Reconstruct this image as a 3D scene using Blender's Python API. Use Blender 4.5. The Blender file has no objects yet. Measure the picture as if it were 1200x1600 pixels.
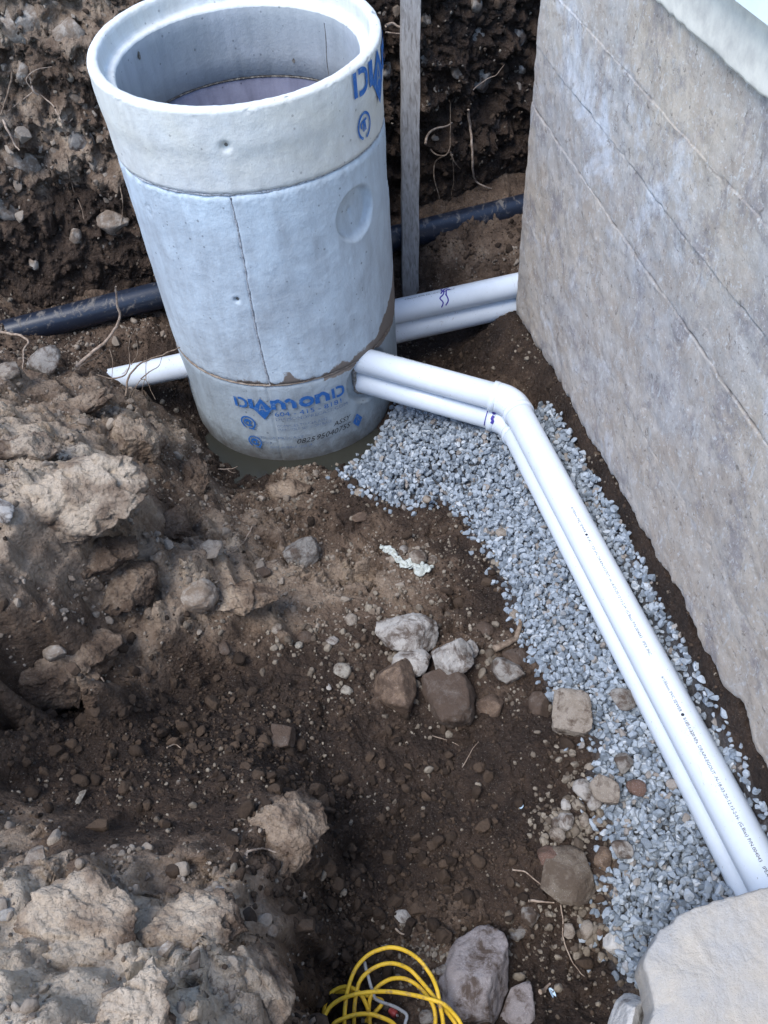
import bpy, bmesh, math, random
import numpy as np
from mathutils import Vector, Matrix

# ------------------------------------------------------------------ camera
S = bpy.context.scene
COL = S.collection
CAM = np.array([0., 0., 2.564])
F = 1280.0
M = np.array([[.9960818, .0884372, 0.], [-.0677426, .7629955, -.6428443], [-.0568513, .6403255, .7659969]])
cd = bpy.data.cameras.new('camera'); cam = bpy.data.objects.new('camera', cd); COL.objects.link(cam)
cam.matrix_world = Matrix([list(M[i]) + [float(CAM[i])] for i in range(3)] + [[0, 0, 0, 1]])
cd.sensor_fit = 'VERTICAL'; cd.sensor_height = 24; cd.lens = 24 * F / 1600
cd.clip_start = .02; cd.clip_end = 500
S.camera = cam
# ------------------------------------------------------------------ light
SUN_EL, SUN_AZ = 62, 216            # azimuth measured from +X, anticlockwise
W = bpy.data.worlds.new('World'); S.world = W; W.use_nodes = True
wn = W.node_tree; wn.nodes.clear()
sky = wn.nodes.new('ShaderNodeTexSky'); sky.sky_type = 'NISHITA'; sky.sun_disc = False
sky.sun_elevation = math.radians(SUN_EL); sky.sun_rotation = math.radians(90 - SUN_AZ)
sky.air_density = 1.0; sky.dust_density = .6; sky.ozone_density = 2.0
bg = wn.nodes.new('ShaderNodeBackground'); bg.inputs[1].default_value = .15
wo = wn.nodes.new('ShaderNodeOutputWorld')
wn.links.new(sky.outputs[0], bg.inputs[0]); wn.links.new(bg.outputs[0], wo.inputs[0])
sl = bpy.data.lights.new('sun', 'SUN'); sl.energy = 1.35; sl.angle = math.radians(32); sl.color = (1, .97, .93)
so = bpy.data.objects.new('sun', sl); COL.objects.link(so)
sd = Vector((math.cos(math.radians(SUN_AZ)) * math.cos(math.radians(SUN_EL)), math.sin(math.radians(SUN_AZ)) * math.cos(math.radians(SUN_EL)), math.sin(math.radians(SUN_EL))))
so.rotation_euler = sd.to_track_quat('Z', 'Y').to_euler()
so.location = (-1, -2, 6)
S.view_settings.view_transform = 'Standard'; S.view_settings.look = 'None'
S.view_settings.gamma = 1; S.view_settings.exposure = 1.42
S.view_settings.use_curve_mapping = False
S.render.engine = 'CYCLES'
rng = np.random.default_rng(7); random.seed(7)

# ------------------------------------------------------------------ measuring helpers (pixels of the photo -> places)
def ray(px, py): return M @ np.array([px - 600., 800. - py, -F])
def at(px, py, z): r = ray(px, py); return CAM + r * ((z - CAM[2]) / r[2])
MC = np.array([-.354, 2.968]); MR = .48
def cyl(px, py, R=MR, far=False):
    r = ray(px, py); a = r[0] ** 2 + r[1] ** 2; d = CAM[:2] - MC; b = 2 * (r[:2] @ d); k = d @ d - R * R
    t = (-b + (1 if far else -1) * max(b * b - 4 * a * k, 0) ** .5) / (2 * a); P = CAM + r * t
    return math.atan2(P[1] - MC[1], P[0] - MC[0]), P[2]
def on_plane(px, py, P0, n): r = ray(px, py); return CAM + r * (((P0 - CAM) @ n) / (r @ n))

# ------------------------------------------------------------------ noise in numpy
PERM = rng.permutation(4096).astype(np.int64)
def _h(ix, iy, iz): return PERM[(PERM[(PERM[ix & 4095] + iy) & 4095] + iz) & 4095]
GR = rng.normal(size=(4096, 3)); GR /= np.linalg.norm(GR, axis=1)[:, None]
def pn(P, seed=0):
    P = np.asarray(P, float) + seed * 17.31
    i = np.floor(P).astype(np.int64); f = P - i; u = f * f * f * (f * (f * 6 - 15) + 10)
    out = 0
    for dx in (0, 1):
        wx = u[:, 0] if dx else 1 - u[:, 0]
        for dy in (0, 1):
            wy = u[:, 1] if dy else 1 - u[:, 1]
            for dz in (0, 1):
                wz = u[:, 2] if dz else 1 - u[:, 2]
                g = GR[_h(i[:, 0] + dx, i[:, 1] + dy, i[:, 2] + dz)]
                out = out + wx * wy * wz * ((f - [dx, dy, dz]) * g).sum(1)
    return out * 1.6
def fbm(P, sc, octv=4, seed=0, gain=.5, ridged=False):
    P = np.asarray(P, float) / sc; s = 0; a = 1
    for o in range(octv):
        n = pn(P * 2.03 ** o, seed + o * 3)
        if ridged: n = 1 - 2 * np.abs(n)
        s = s + a * n; a *= gain
    return s
def worley(P, sc, seed=0):          # P (n,2): distance to nearest cell point, cell id value
    P = np.asarray(P, float)[:, :2] / sc + seed * 7.7; i = np.floor(P).astype(np.int64)
    best = np.full(len(P), 9.); bid = np.zeros(len(P)); sec = np.full(len(P), 9.)
    for dx in (-1, 0, 1):
        for dy in (-1, 0, 1):
            c = i + [dx, dy]; h = _h(c[:, 0], c[:, 1], np.full(len(c), seed)); h2 = PERM[(h + 977) & 4095]
            q = c + np.stack([h, h2], 1) / 4096.
            d = ((P - q) ** 2).sum(1) ** .5
            m = d < best; sec = np.where(m, best, np.minimum(sec, d)); bid = np.where(m, PERM[(h + 31) & 4095] / 4096., bid); best = np.where(m, d, best)
    return best, sec, bid

def facet(P, sc, seed=0):           # angular clods: every cell is a tilted plane of its own
    P = np.asarray(P, float)[:, :2] / sc + seed * 5.3; i = np.floor(P).astype(np.int64); best = np.full(len(P), 9.); val = np.zeros(len(P))
    for dx in (-1, 0, 1):
        for dy in (-1, 0, 1):
            c = i + [dx, dy]; h = _h(c[:, 0], c[:, 1], np.full(len(c), seed)); h2 = PERM[(h + 977) & 4095]
            q = c + np.stack([h, h2], 1) / 4096.; dv = P - q; d = np.abs(dv[:, 0]) + np.abs(dv[:, 1]) * .8 + .35 * np.maximum(np.abs(dv[:, 0]), np.abs(dv[:, 1]))
            m = d < best; a = PERM[(h + 555) & 4095] / 4096. * 6.283; t = PERM[(h + 99) & 4095] / 4096. - .5
            val = np.where(m, t + .8 * (np.cos(a) * dv[:, 0] + np.sin(a) * dv[:, 1]), val); best = np.where(m, d, best)
    return val

# ------------------------------------------------------------------ materials
def mat(name):
    m = bpy.data.materials.new(name); m.use_nodes = True; nt = m.node_tree
    return m, nt, nt.nodes['Principled BSDF']
def N(nt, typ, **kw):
    n = nt.nodes.new(typ)
    for k, v in kw.items():
        if k in n.inputs: n.inputs[k].default_value = v
        else: setattr(n, k, v)
    return n
def noise(nt, scale, detail=4, rough=.5, vec=None, dist=0.):
    n = N(nt, 'ShaderNodeTexNoise', Scale=scale, Detail=detail, Roughness=rough, Distortion=dist)
    if vec is not None: nt.links.new(vec, n.inputs['Vector'])
    return n.outputs['Fac']
def ramp(nt, fac, stops):
    r = nt.nodes.new('ShaderNodeValToRGB'); e = r.color_ramp.elements
    while len(e) > 1: e.remove(e[-1])
    for i, (p, c) in enumerate(stops):
        q = e[0] if i == 0 else e.new(p)
        q.position = p; q.color = (*c, 1) if len(c) == 3 else c
    nt.links.new(fac, r.inputs[0]); return r.outputs[0]
def mixc(nt, fac, a, b, mode='MIX'):
    m = nt.nodes.new('ShaderNodeMix'); m.data_type = 'RGBA'; m.blend_type = mode
    for s, v in ((m.inputs[0], fac), (m.inputs[6], a), (m.inputs[7], b)):
        if isinstance(v, bpy.types.NodeSocket): nt.links.new(v, s)
        else: s.default_value = (*v, 1) if isinstance(v, tuple) and len(v) == 3 else v
    return m.outputs[2]
def mth(nt, op, a, b=None, clamp=False):
    m = nt.nodes.new('ShaderNodeMath'); m.operation = op; m.use_clamp = clamp
    for s, v in ((m.inputs[0], a), (m.inputs[1], b)):
        if v is None: continue
        if isinstance(v, bpy.types.NodeSocket): nt.links.new(v, s)
        else: s.default_value = v
    return m.outputs[0]
def bump(nt, h, dist, strength=1., prev=None):
    b = N(nt, 'ShaderNodeBump', Strength=strength, Distance=dist); nt.links.new(h, b.inputs['Height'])
    if prev is not None: nt.links.new(prev, b.inputs['Normal'])
    return b.outputs[0]
def obj_vec(nt): return nt.nodes.new('ShaderNodeTexCoord').outputs['Object']
def geo_vec(nt): return nt.nodes.new('ShaderNodeNewGeometry').outputs['Position']
g3 = lambda v: (v, v, v)

def soil_mat():
    m, nt, p = mat('soil'); v = geo_vec(nt)
    a = N(nt, 'ShaderNodeAttribute', attribute_name='dry').outputs['Fac']
    n1 = noise(nt, 9, 6, .62, v); n2 = noise(nt, 55, 5, .65, v); n3 = noise(nt, 260, 3, .6, v)
    t = mth(nt, 'ADD', a, mth(nt, 'MULTIPLY', mth(nt, 'SUBTRACT', n1, .5), .55))
    t = mth(nt, 'ADD', t, mth(nt, 'MULTIPLY', mth(nt, 'SUBTRACT', n2, .5), .35), True)
    c = ramp(nt, t, [(0, (.024, .0155, .011)), (.22, (.050, .033, .023)), (.45, (.135, .096, .069)), (.7, (.30, .235, .175)), (1, (.51, .43, .335))])
    c = mixc(nt, mth(nt, 'MULTIPLY', noise(nt, 3.2, 3, .5, v), .5), c, (1, .86, .74), 'MULTIPLY')
    sp = mth(nt, 'GREATER_THAN', n3, .66)
    c = mixc(nt, mth(nt, 'MULTIPLY', sp, .55), c, (.30, .27, .23))
    g = N(nt, 'ShaderNodeAttribute', attribute_name='gravel').outputs['Fac']
    c = mixc(nt, mth(nt, 'MULTIPLY', g, .8), c, (.09, .10, .11))
    nt.links.new(c, p.inputs['Base Color'])
    r = ramp(nt, t, [(0, g3(.62)), (.4, g3(.9)), (1, g3(.97))]); nt.links.new(r, p.inputs['Roughness'])
    p.inputs['Specular IOR Level'].default_value = .25
    vo = N(nt, 'ShaderNodeTexVoronoi', Scale=75); nt.links.new(v, vo.inputs['Vector'])
    vo2 = N(nt, 'ShaderNodeTexVoronoi', Scale=190); nt.links.new(v, vo2.inputs['Vector'])
    b = bump(nt, noise(nt, 24, 7, .66, v), .040, .9)
    b = bump(nt, vo.outputs['Distance'], -.008, .7, b)
    b = bump(nt, n3, .0022, .8, b)
    nt.links.new(b, p.inputs['Normal']); return m
def clod_mat(name, c0, c1, rough=.93):
    m, nt, p = mat(name); v = geo_vec(nt); oi = nt.nodes.new('ShaderNodeObjectInfo').outputs['Random']
    c = mixc(nt, oi, c0, c1); c = mixc(nt, mth(nt, 'MULTIPLY', noise(nt, 130, 4, .6, v), .7), c, tuple(x * .45 for x in c0))
    nt.links.new(c, p.inputs['Base Color']); p.inputs['Roughness'].default_value = rough; p.inputs['Specular IOR Level'].default_value = .25
    nt.links.new(bump(nt, noise(nt, 120, 4, .6, v), .004), p.inputs['Normal']); return m
def stone_mat(name, base, spec, mud=.3, mudc=(.07, .046, .032), rough=.8, scale=1., pale=.0):
    """stone: base and second colour, thin dried mud caught on it, speckles"""
    m, nt, p = mat(name); v = geo_vec(nt)
    n1 = noise(nt, 14 * scale, 6, .6, v); n2 = noise(nt, 90 * scale, 5, .65, v); n3 = noise(nt, 420, 2, .5, v)
    c = mixc(nt, ramp(nt, n1, [(.35, g3(0)), (.65, g3(1))]), base, spec)
    c = mixc(nt, mth(nt, 'MULTIPLY', n2, .5), c, tuple(x * .5 for x in base))
    c = mixc(nt, ramp(nt, n3, [(.62, g3(0)), (.7, g3(.35))]), c, g3(.6))
    mk = ramp(nt, noise(nt, 22 * scale, 7, .7, v, .4), [(.62 - mud * .55, g3(0)), (.72 - mud * .4, g3(.9))])
    c = mixc(nt, mk, c, mudc)
    nt.links.new(c, p.inputs['Base Color']); p.inputs['Roughness'].default_value = rough; p.inputs['Specular IOR Level'].default_value = .3
    b = bump(nt, noise(nt, 45 * scale, 8, .68, v), .012, .8); b = bump(nt, n3, .0012, .6, b)
    nt.links.new(b, p.inputs['Normal']); return m
def gravel_mat():
    m, nt, p = mat('crushed_stone'); v = geo_vec(nt); oi = nt.nodes.new('ShaderNodeObjectInfo').outputs['Random']
    c = ramp(nt, oi, [(0, (.13, .155, .18)), (.25, (.235, .275, .315)), (.55, (.33, .375, .42)), (.85, (.42, .465, .505)), (.94, (.56, .59, .61)), (.955, (.26, .21, .165)), (1, (.32, .28, .235))])
    c = mixc(nt, mth(nt, 'MULTIPLY', noise(nt, 110, 6, .7, v), .55), c, (.13, .15, .175))
    c = mixc(nt, ramp(nt, noise(nt, 300, 3, .6, v), [(.6, g3(0)), (.75, g3(.45))]), c, (.6, .62, .64))
    nt.links.new(c, p.inputs['Base Color']); p.inputs['Roughness'].default_value = .72
    nt.links.new(bump(nt, noise(nt, 190, 5, .65, v), .003, .8), p.inputs['Normal']); return m
def concrete_mat(name, base, dark, blue, scale=1., zdirt=None, rough=.85):
    m, nt, p = mat(name); v = geo_vec(nt)
    mp = N(nt, 'ShaderNodeMapping'); mp.inputs['Scale'].default_value = (1, 1, .22); nt.links.new(v, mp.inputs[0]); vs = mp.outputs[0]
    n1 = noise(nt, 3.5 * scale, 6, .6, v, .3); n2 = noise(nt, 22 * scale, 6, .65, vs); n3 = noise(nt, 210, 3, .6, v)
    c = mixc(nt, ramp(nt, n1, [(.35, g3(0)), (.68, g3(1))]), base, blue)
    c = mixc(nt, mth(nt, 'MULTIPLY', ramp(nt, n2, [(.42, g3(0)), (.72, g3(1))]), .5), c, dark)
    pit = N(nt, 'ShaderNodeTexVoronoi', Scale=42 * scale); nt.links.new(v, pit.inputs['Vector'])
    pm = mth(nt, 'MULTIPLY', mth(nt, 'LESS_THAN', pit.outputs['Distance'], .085), mth(nt, 'GREATER_THAN', N(nt, 'ShaderNodeSeparateColor').outputs[0], 2.))
    sc = nt.nodes.new('ShaderNodeSeparateColor'); nt.links.new(pit.outputs['Color'], sc.inputs[0])
    pm = mth(nt, 'MULTIPLY', mth(nt, 'LESS_THAN', pit.outputs['Distance'], mth(nt, 'MULTIPLY', sc.outputs[1], .2)), mth(nt, 'GREATER_THAN', mth(nt, 'ADD', sc.outputs[0], mth(nt, 'MULTIPLY', noise(nt, 5, 2, .5, v), .5)), .98))
    c = mixc(nt, mth(nt, 'MULTIPLY', pm, .6), c, tuple(x * .5 for x in dark))
    c = mixc(nt, mth(nt, 'MULTIPLY', n3, .22), c, dark)
    mu = N(nt, 'ShaderNodeAttribute', attribute_name='mud').outputs['Fac']
    mu = mth(nt, 'ADD', mu, mth(nt, 'MULTIPLY', mth(nt, 'SUBTRACT', noise(nt, 34, 7, .7, v), .5), .9))
    c = mixc(nt, ramp(nt, mu, [(.48, g3(0)), (.60, g3(.92))]), c, (.20, .155, .12))
    if zdirt:                       # tide mark of mud low on the base
        sx = nt.nodes.new('ShaderNodeSeparateXYZ'); nt.links.new(v, sx.inputs[0])
        zz = mth(nt, 'ADD', sx.outputs[2], mth(nt, 'MULTIPLY', mth(nt, 'SUBTRACT', noise(nt, 12, 6, .7, v), .5), zdirt * 1.6))
        c = mixc(nt, ramp(nt, zz, [(.0, g3(.85)), (zdirt * .45, g3(.55)), (zdirt, g3(0))]), c, (.075, .062, .048))
    nt.links.new(c, p.inputs['Base Color']); p.inputs['Roughness'].default_value = rough; p.inputs['Specular IOR Level'].default_value = .3
    b = bump(nt, noise(nt, 60 * scale, 7, .65, v), .004, .55); b = bump(nt, pm, -.002, .8, b); b = bump(nt, n3, .0009, .7, b)
    nt.links.new(b, p.inputs['Normal']); return m
def wall_mat():
    m, nt, p = mat('old_board_marked_concrete'); v = geo_vec(nt)
    mp = N(nt, 'ShaderNodeMapping'); mp.inputs['Scale'].default_value = (1, 1, .35); nt.links.new(v, mp.inputs[0]); vs = mp.outputs[0]
    big = noise(nt, 1.7, 5, .6, v, .5); mid = noise(nt, 9, 8, .74, v, .3); st = noise(nt, 30, 8, .75, vs, .4); fi = noise(nt, 230, 4, .6, v)
    c = mixc(nt, ramp(nt, big, [(.40, g3(0)), (.62, g3(1))]), (.56, .485, .40), (.49, .465, .445))
    c = mixc(nt, ramp(nt, mid, [(.42, g3(0)), (.62, g3(.7))]), c, (.40, .325, .26))
    c = mixc(nt, ramp(nt, noise(nt, 3.1, 7, .74, v, .4), [(.54, g3(0)), (.66, g3(.8))]), c, (.68, .70, .74))
    c = mixc(nt, ramp(nt, noise(nt, 5.5, 8, .78, v, .2), [(.52, g3(0)), (.62, g3(.7))]), c, (.26, .24, .25))
    c = mixc(nt, ramp(nt, st, [(.58, g3(0)), (.66, g3(.8))]), c, (.60, .60, .59))
    c = mixc(nt, ramp(nt, noise(nt, 70, 6, .75, v), [(.57, g3(0)), (.62, g3(.8))]), c, (.64, .63, .61))
    mp2 = N(nt, 'ShaderNodeMapping'); mp2.inputs['Scale'].default_value = (1, 1, .22); mp2.inputs['Rotation'].default_value = (.25, .1, 0); nt.links.new(v, mp2.inputs[0])
    c = mixc(nt, ramp(nt, noise(nt, 95, 4, .7, mp2.outputs[0]), [(.66, g3(0)), (.70, g3(.85))]), c, (.68, .67, .65))
    c = mixc(nt, ramp(nt, noise(nt, 34, 7, .78, v, .3), [(.585, g3(0)), (.63, g3(.75))]), c, (.17, .145, .125))
    c = mixc(nt, mth(nt, 'MULTIPLY', fi, .3), c, (.14, .125, .11))
    c = mixc(nt, mth(nt, 'MULTIPLY', N(nt, 'ShaderNodeAttribute', attribute_name='dark').outputs['Fac'], .75), c, (.06, .052, .045))
    nt.links.new(c, p.inputs['Base Color']); p.inputs['Roughness'].default_value = .9; p.inputs['Specular IOR Level'].default_value = .25
    b = bump(nt, st, .006, .7); b = bump(nt, noise(nt, 45, 9, .75, v), .007, .8, b); b = bump(nt, fi, .0012, .8, b)
    nt.links.new(b, p.inputs['Normal']); return m
def plain(name, col, rough=.5, col2=None, nsc=30, thr=(.45, .65), bmp=0, spec=.5):
    m, nt, p = mat(name); v = geo_vec(nt)
    if col2:
        nt.links.new(mixc(nt, ramp(nt, noise(nt, nsc, 6, .65, v), [(thr[0], g3(0)), (thr[1], g3(1))]), col, col2), p.inputs['Base Color'])
    else: p.inputs['Base Color'].default_value = (*col, 1)
    p.inputs['Roughness'].default_value = rough; p.inputs['Specular IOR Level'].default_value = spec
    if bmp: nt.links.new(bump(nt, noise(nt, nsc * 3, 6, .65, v), bmp), p.inputs['Normal'])
    return m
def pvc_mat(name, dirt, c0=(.68, .735, .79), c1=(.60, .65, .70), dc=(.30, .245, .195)):
    m, nt, p = mat(name); v = geo_vec(nt)
    c = mixc(nt, ramp(nt, noise(nt, 8, 6, .65, v), [(.5, g3(0)), (.75, g3(.8))]), c0, c1)
    mp = N(nt, 'ShaderNodeMapping'); mp.inputs['Scale'].default_value = (1, .35, 1); nt.links.new(v, mp.inputs[0])
    sz = nt.nodes.new('ShaderNodeSeparateXYZ'); nt.links.new(nt.nodes.new('ShaderNodeNewGeometry').outputs['Normal'], sz.inputs[0])
    n = mth(nt, 'ADD', noise(nt, 30, 8, .74, mp.outputs[0], .6), mth(nt, 'MULTIPLY', sz.outputs[2], .05))       # dust settles on the upper side
    mk = ramp(nt, n, [(.70 - dirt, g3(0)), (.78 - dirt, g3(.75))])
    mk2 = ramp(nt, noise(nt, 150, 3, .6, v), [(.70 - dirt * .4, g3(0)), (.74 - dirt * .4, g3(.8))])
    c = mixc(nt, mk, c, dc); c = mixc(nt, mk2, c, tuple(x * .6 for x in dc))
    nt.links.new(c, p.inputs['Base Color']); nt.links.new(ramp(nt, mk, [(0, g3(.3)), (1, g3(.8))]), p.inputs['Roughness'])
    nt.links.new(bump(nt, mk, .0012, .5), p.inputs['Normal']); return m
MAT = dict(
    soil=soil_mat(),
    clod_dark=clod_mat('dark_clods', (.030, .020, .014), (.105, .071, .048)),
    clod_dry=clod_mat('dry_clods', (.19, .145, .108), (.40, .34, .275)),
    pebble=clod_mat('pebbles', (.10, .075, .055), (.35, .30, .235), .85),
    gravel=gravel_mat(),
    manhole=concrete_mat('precast_concrete', (.45, .51, .555), (.28, .30, .32), (.60, .70, .77), zdirt=None),
    ring=concrete_mat('pale_ring_concrete', (.64, .63, .565), (.46, .45, .42), (.64, .665, .67)),
    base=concrete_mat('stained_shade_toned_base_concrete', (.36, .42, .455), (.21, .225, .235), (.45, .52, .57), zdirt=.13),  # mud stain low down; the darker blue-grey tone is painted-in shade
    bore=concrete_mat('shade_toned_bore_concrete', (.36, .38, .39), (.24, .26, .27), (.42, .44, .47)),  # darker copy of the concrete, the bore's shading put into its colour
    bore_low_shade=concrete_mat('shade_toned_lower_bore_concrete', (.13, .135, .19), (.06, .06, .09), (.20, .205, .27)),  # shade deep in the shaft painted in by a much darker colour
    wall=wall_mat(),
    parge=plain('pale_parging', (.70, .66, .575), .85, (.50, .47, .42), 16, (.42, .72), .0012, .3),
    siding=plain('pale_blue_siding', (.62, .70, .73), .5, (.56, .64, .67), 6),
    pvc=pvc_mat('white_pvc', .035),
    pvc_dirty=pvc_mat('muddy_white_pvc', .07),
    black=pvc_mat('black_pipe_plastic', .12, (.014, .019, .032), (.02, .026, .04), (.17, .15, .13)),
    blue=plain('blue_stencil_paint', (.02, .125, .40), .7, (.20, .32, .46), 75, (.55, .70)),
    bluefade=plain('faded_blue_stencil_paint', (.09, .16, .31), .75, (.26, .31, .37), 90, (.42, .6)),
    ink=plain('black_print', (.015, .017, .025), .7),
    marker=plain('violet_marker', (.045, .03, .26), .6),
    mortar=plain('brown_mortar_smear', (.21, .155, .115), .95, (.32, .27, .22), 40, (.4, .6), .005, .2),
    crack=plain('dark_joint', (.09, .08, .07), .95, (.25, .23, .20), 60, (.45, .6), .004, .2),
    seam=plain('grey_mould_seam', (.22, .225, .235), .95, (.42, .44, .47), 110, (.38, .55), .004, .2),
    grout=plain('rough_grey_grout', (.30, .29, .275), .95, (.16, .135, .11), 70, (.45, .6), .006, .2),
    wood=plain('weathered_wood', (.30, .285, .27), .85, (.20, .185, .17), 25),
    root=plain('dry_root', (.25, .19, .14), .85, (.12, .085, .06), 60, (.4, .6), .002, .2),
    rootpale=plain('pale_root', (.40, .32, .25), .85, (.22, .16, .12), 60, (.4, .6), .002, .2),
    yellow=plain('yellow_cord_jacket', (.80, .50, .03), .5, (.36, .22, .07), 55, (.52, .70), .002),
    grey=plain('grey_cable_jacket', (.33, .34, .35), .5, (.2, .17, .15), 50, (.5, .7)),
    red=plain('red_plastic', (.32, .05, .045), .5), tape=plain('white_cloth_tape', (.52, .55, .51), .75, (.30, .30, .25), 60, (.45, .66), .004),
    bluebit=plain('pale_blue_plastic', (.42, .55, .66), .5),
    slab=stone_mat('pale_broken_slab_concrete', (.51, .46, .39), (.43, .42, .405), -.02, (.30, .26, .21), .92, .9),
    s_grey=stone_mat('grey_stone', (.215, .195, .17), (.31, .285, .255), .32),
    s_pale=stone_mat('pale_stone', (.36, .33, .295), (.47, .44, .40), .3),
    s_white=stone_mat('whitish_stone', (.50, .48, .45), (.60, .585, .56), .15),
    s_tan=stone_mat('tan_stone', (.25, .205, .16), (.33, .285, .235), .25),
    s_brown=stone_mat('brown_stone', (.15, .10, .07), (.24, .165, .11), .4),
    s_dark=stone_mat('muddy_dark_stone', (.10, .075, .058), (.17, .135, .11), .55),
    s_red=stone_mat('reddish_stone', (.13, .075, .055), (.17, .105, .08), .2),
    s_purple=stone_mat('mauve_grey_stone', (.245, .21, .20), (.34, .305, .295), .25),
    s_beige=stone_mat('beige_stone', (.28, .25, .205), (.37, .335, .28), .3),
    s_soil2=stone_mat('earth_coloured_stone', (.15, .12, .09), (.22, .18, .14), .4, (.09, .066, .048), .95),
    s_soil=stone_mat('soil_crusted_stone', (.30, .25, .20), (.48, .44, .385), .42, (.17, .125, .09), .95),
)
# wood grain along z
_m, _nt, _p = mat('weathered_stake_wood'); _v = geo_vec(_nt); _mp = N(_nt, 'ShaderNodeMapping'); _mp.inputs['Scale'].default_value = (60, 60, 2.2)
_nt.links.new(_v, _mp.inputs[0]); _g = noise(_nt, 1.6, 6, .6, _mp.outputs[0], .6)
_nt.links.new(ramp(_nt, _g, [(.3, (.16, .14, .125)), (.5, (.30, .285, .27)), (.75, (.40, .385, .37))]), _p.inputs['Base Color'])
_p.inputs['Roughness'].default_value = .9; _nt.links.new(bump(_nt, _g, .003), _p.inputs['Normal']); MAT['wood'] = _m
# puddle
_m, _nt, _p = mat('murky_water'); _p.inputs['Base Color'].default_value = (.030, .030, .024, 1); _p.inputs['Roughness'].default_value = .07; _p.inputs['Specular IOR Level'].default_value = .5
_nt.links.new(bump(_nt, noise(_nt, 14, 3, .5, geo_vec(_nt)), .0015, .5), _p.inputs['Normal']); MAT['water'] = _m

# ------------------------------------------------------------------ mesh helpers
def mesh_obj(name, V, Fc, m, parent=None, smooth=True, attrs=None):
    me = bpy.data.meshes.new(name); V = np.asarray(V, np.float32)
    if isinstance(Fc, np.ndarray):
        n, k = Fc.shape
        me.vertices.add(len(V)); me.vertices.foreach_set('co', V.ravel())
        me.loops.add(n * k); me.loops.foreach_set('vertex_index', Fc.astype(np.int32).ravel())
        me.polygons.add(n); me.polygons.foreach_set('loop_start', np.arange(0, n * k, k, dtype=np.int32)); me.polygons.foreach_set('loop_total', np.full(n, k, np.int32))
        me.update(calc_edges=True)
    else: me.from_pydata([tuple(map(float, v)) for v in V], [], Fc); me.update()
    me.polygons.foreach_set('use_smooth', np.full(len(me.polygons), smooth))
    for k, a in (attrs or {}).items():
        at_ = me.attributes.new(k, 'FLOAT', 'POINT'); at_.data.foreach_set('value', np.asarray(a, np.float32))
    me.materials.append(MAT[m] if isinstance(m, str) else m)
    o = bpy.data.objects.new(name, me); COL.objects.link(o)
    if parent: o.parent = parent; o.matrix_parent_inverse = parent.matrix_basis.inverted()
    return o
def grid_faces(nu, nv, wrap=False):
    i = np.arange(nu if wrap else nu - 1)[:, None]; j = np.arange(nv - 1)[None]
    i2 = (i + 1) % nu
    return np.stack([i * nv + j, i2 * nv + j, i2 * nv + j + 1, i * nv + j + 1], -1).reshape(-1, 4)
def thing(name, label, cat, loc=(0, 0, 0), group=None):
    o = bpy.data.objects.new(name, None); COL.objects.link(o); o.location = Vector([float(x) for x in loc]); o.empty_display_size = .1
    return tag(o, label, cat, group)
def tag(o, label, cat, group=None, kind=None):
    o['label'] = label; o['category'] = cat
    if group: o['group'] = group
    if kind: o['kind'] = kind
    return o
def struct(o): o['kind'] = 'structure'; return o
def smooth_path(P, per=8):
    P = np.asarray(P, float)
    if len(P) < 3: return np.array([P[0] + (P[-1] - P[0]) * t for t in np.linspace(0, 1, per)])
    Q = np.vstack([2 * P[0] - P[1], P, 2 * P[-1] - P[-2]]); out = []
    for i in range(1, len(Q) - 2):
        for t in np.linspace(0, 1, per, endpoint=False):
            a, b, c, d = Q[i - 1:i + 3]
            out.append(.5 * (2 * b + (c - a) * t + (2 * a - 5 * b + 4 * c - d) * t ** 2 + (3 * b - a - 3 * c + d) * t ** 3))
    return np.array(out + [P[-1]])
def tube_data(P, R, ns=10, cap=True):
    P = np.asarray(P, float); n = len(P); R = np.broadcast_to(R, n)
    T = np.gradient(P, axis=0); T /= np.linalg.norm(T, axis=1)[:, None] + 1e-12
    up = np.array([0, 0, 1.]) if abs(T[0][2]) < .9 else np.array([1., 0, 0]); V = []
    u = np.cross(T[0], up); u /= np.linalg.norm(u)
    a = np.linspace(0, 2 * np.pi, ns, endpoint=False)
    for k in range(n):
        u = u - T[k] * (u @ T[k]); u /= np.linalg.norm(u); w = np.cross(u, T[k])
        V.append(P[k] + R[k] * (np.cos(a)[:, None] * u + np.sin(a)[:, None] * w))
    V = np.vstack(V); Fc = []
    for k in range(n - 1):
        for j in range(ns): Fc.append((k * ns + j, k * ns + (j + 1) % ns, (k + 1) * ns + (j + 1) % ns, (k + 1) * ns + j))
    if cap: Fc.append(tuple(range(ns))); Fc.append(tuple((n - 1) * ns + j for j in reversed(range(ns))))
    return V, Fc
def tube(name, P, R, m, parent=None, ns=10): return mesh_obj(name, *tube_data(P, R, ns), m, parent)

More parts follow.
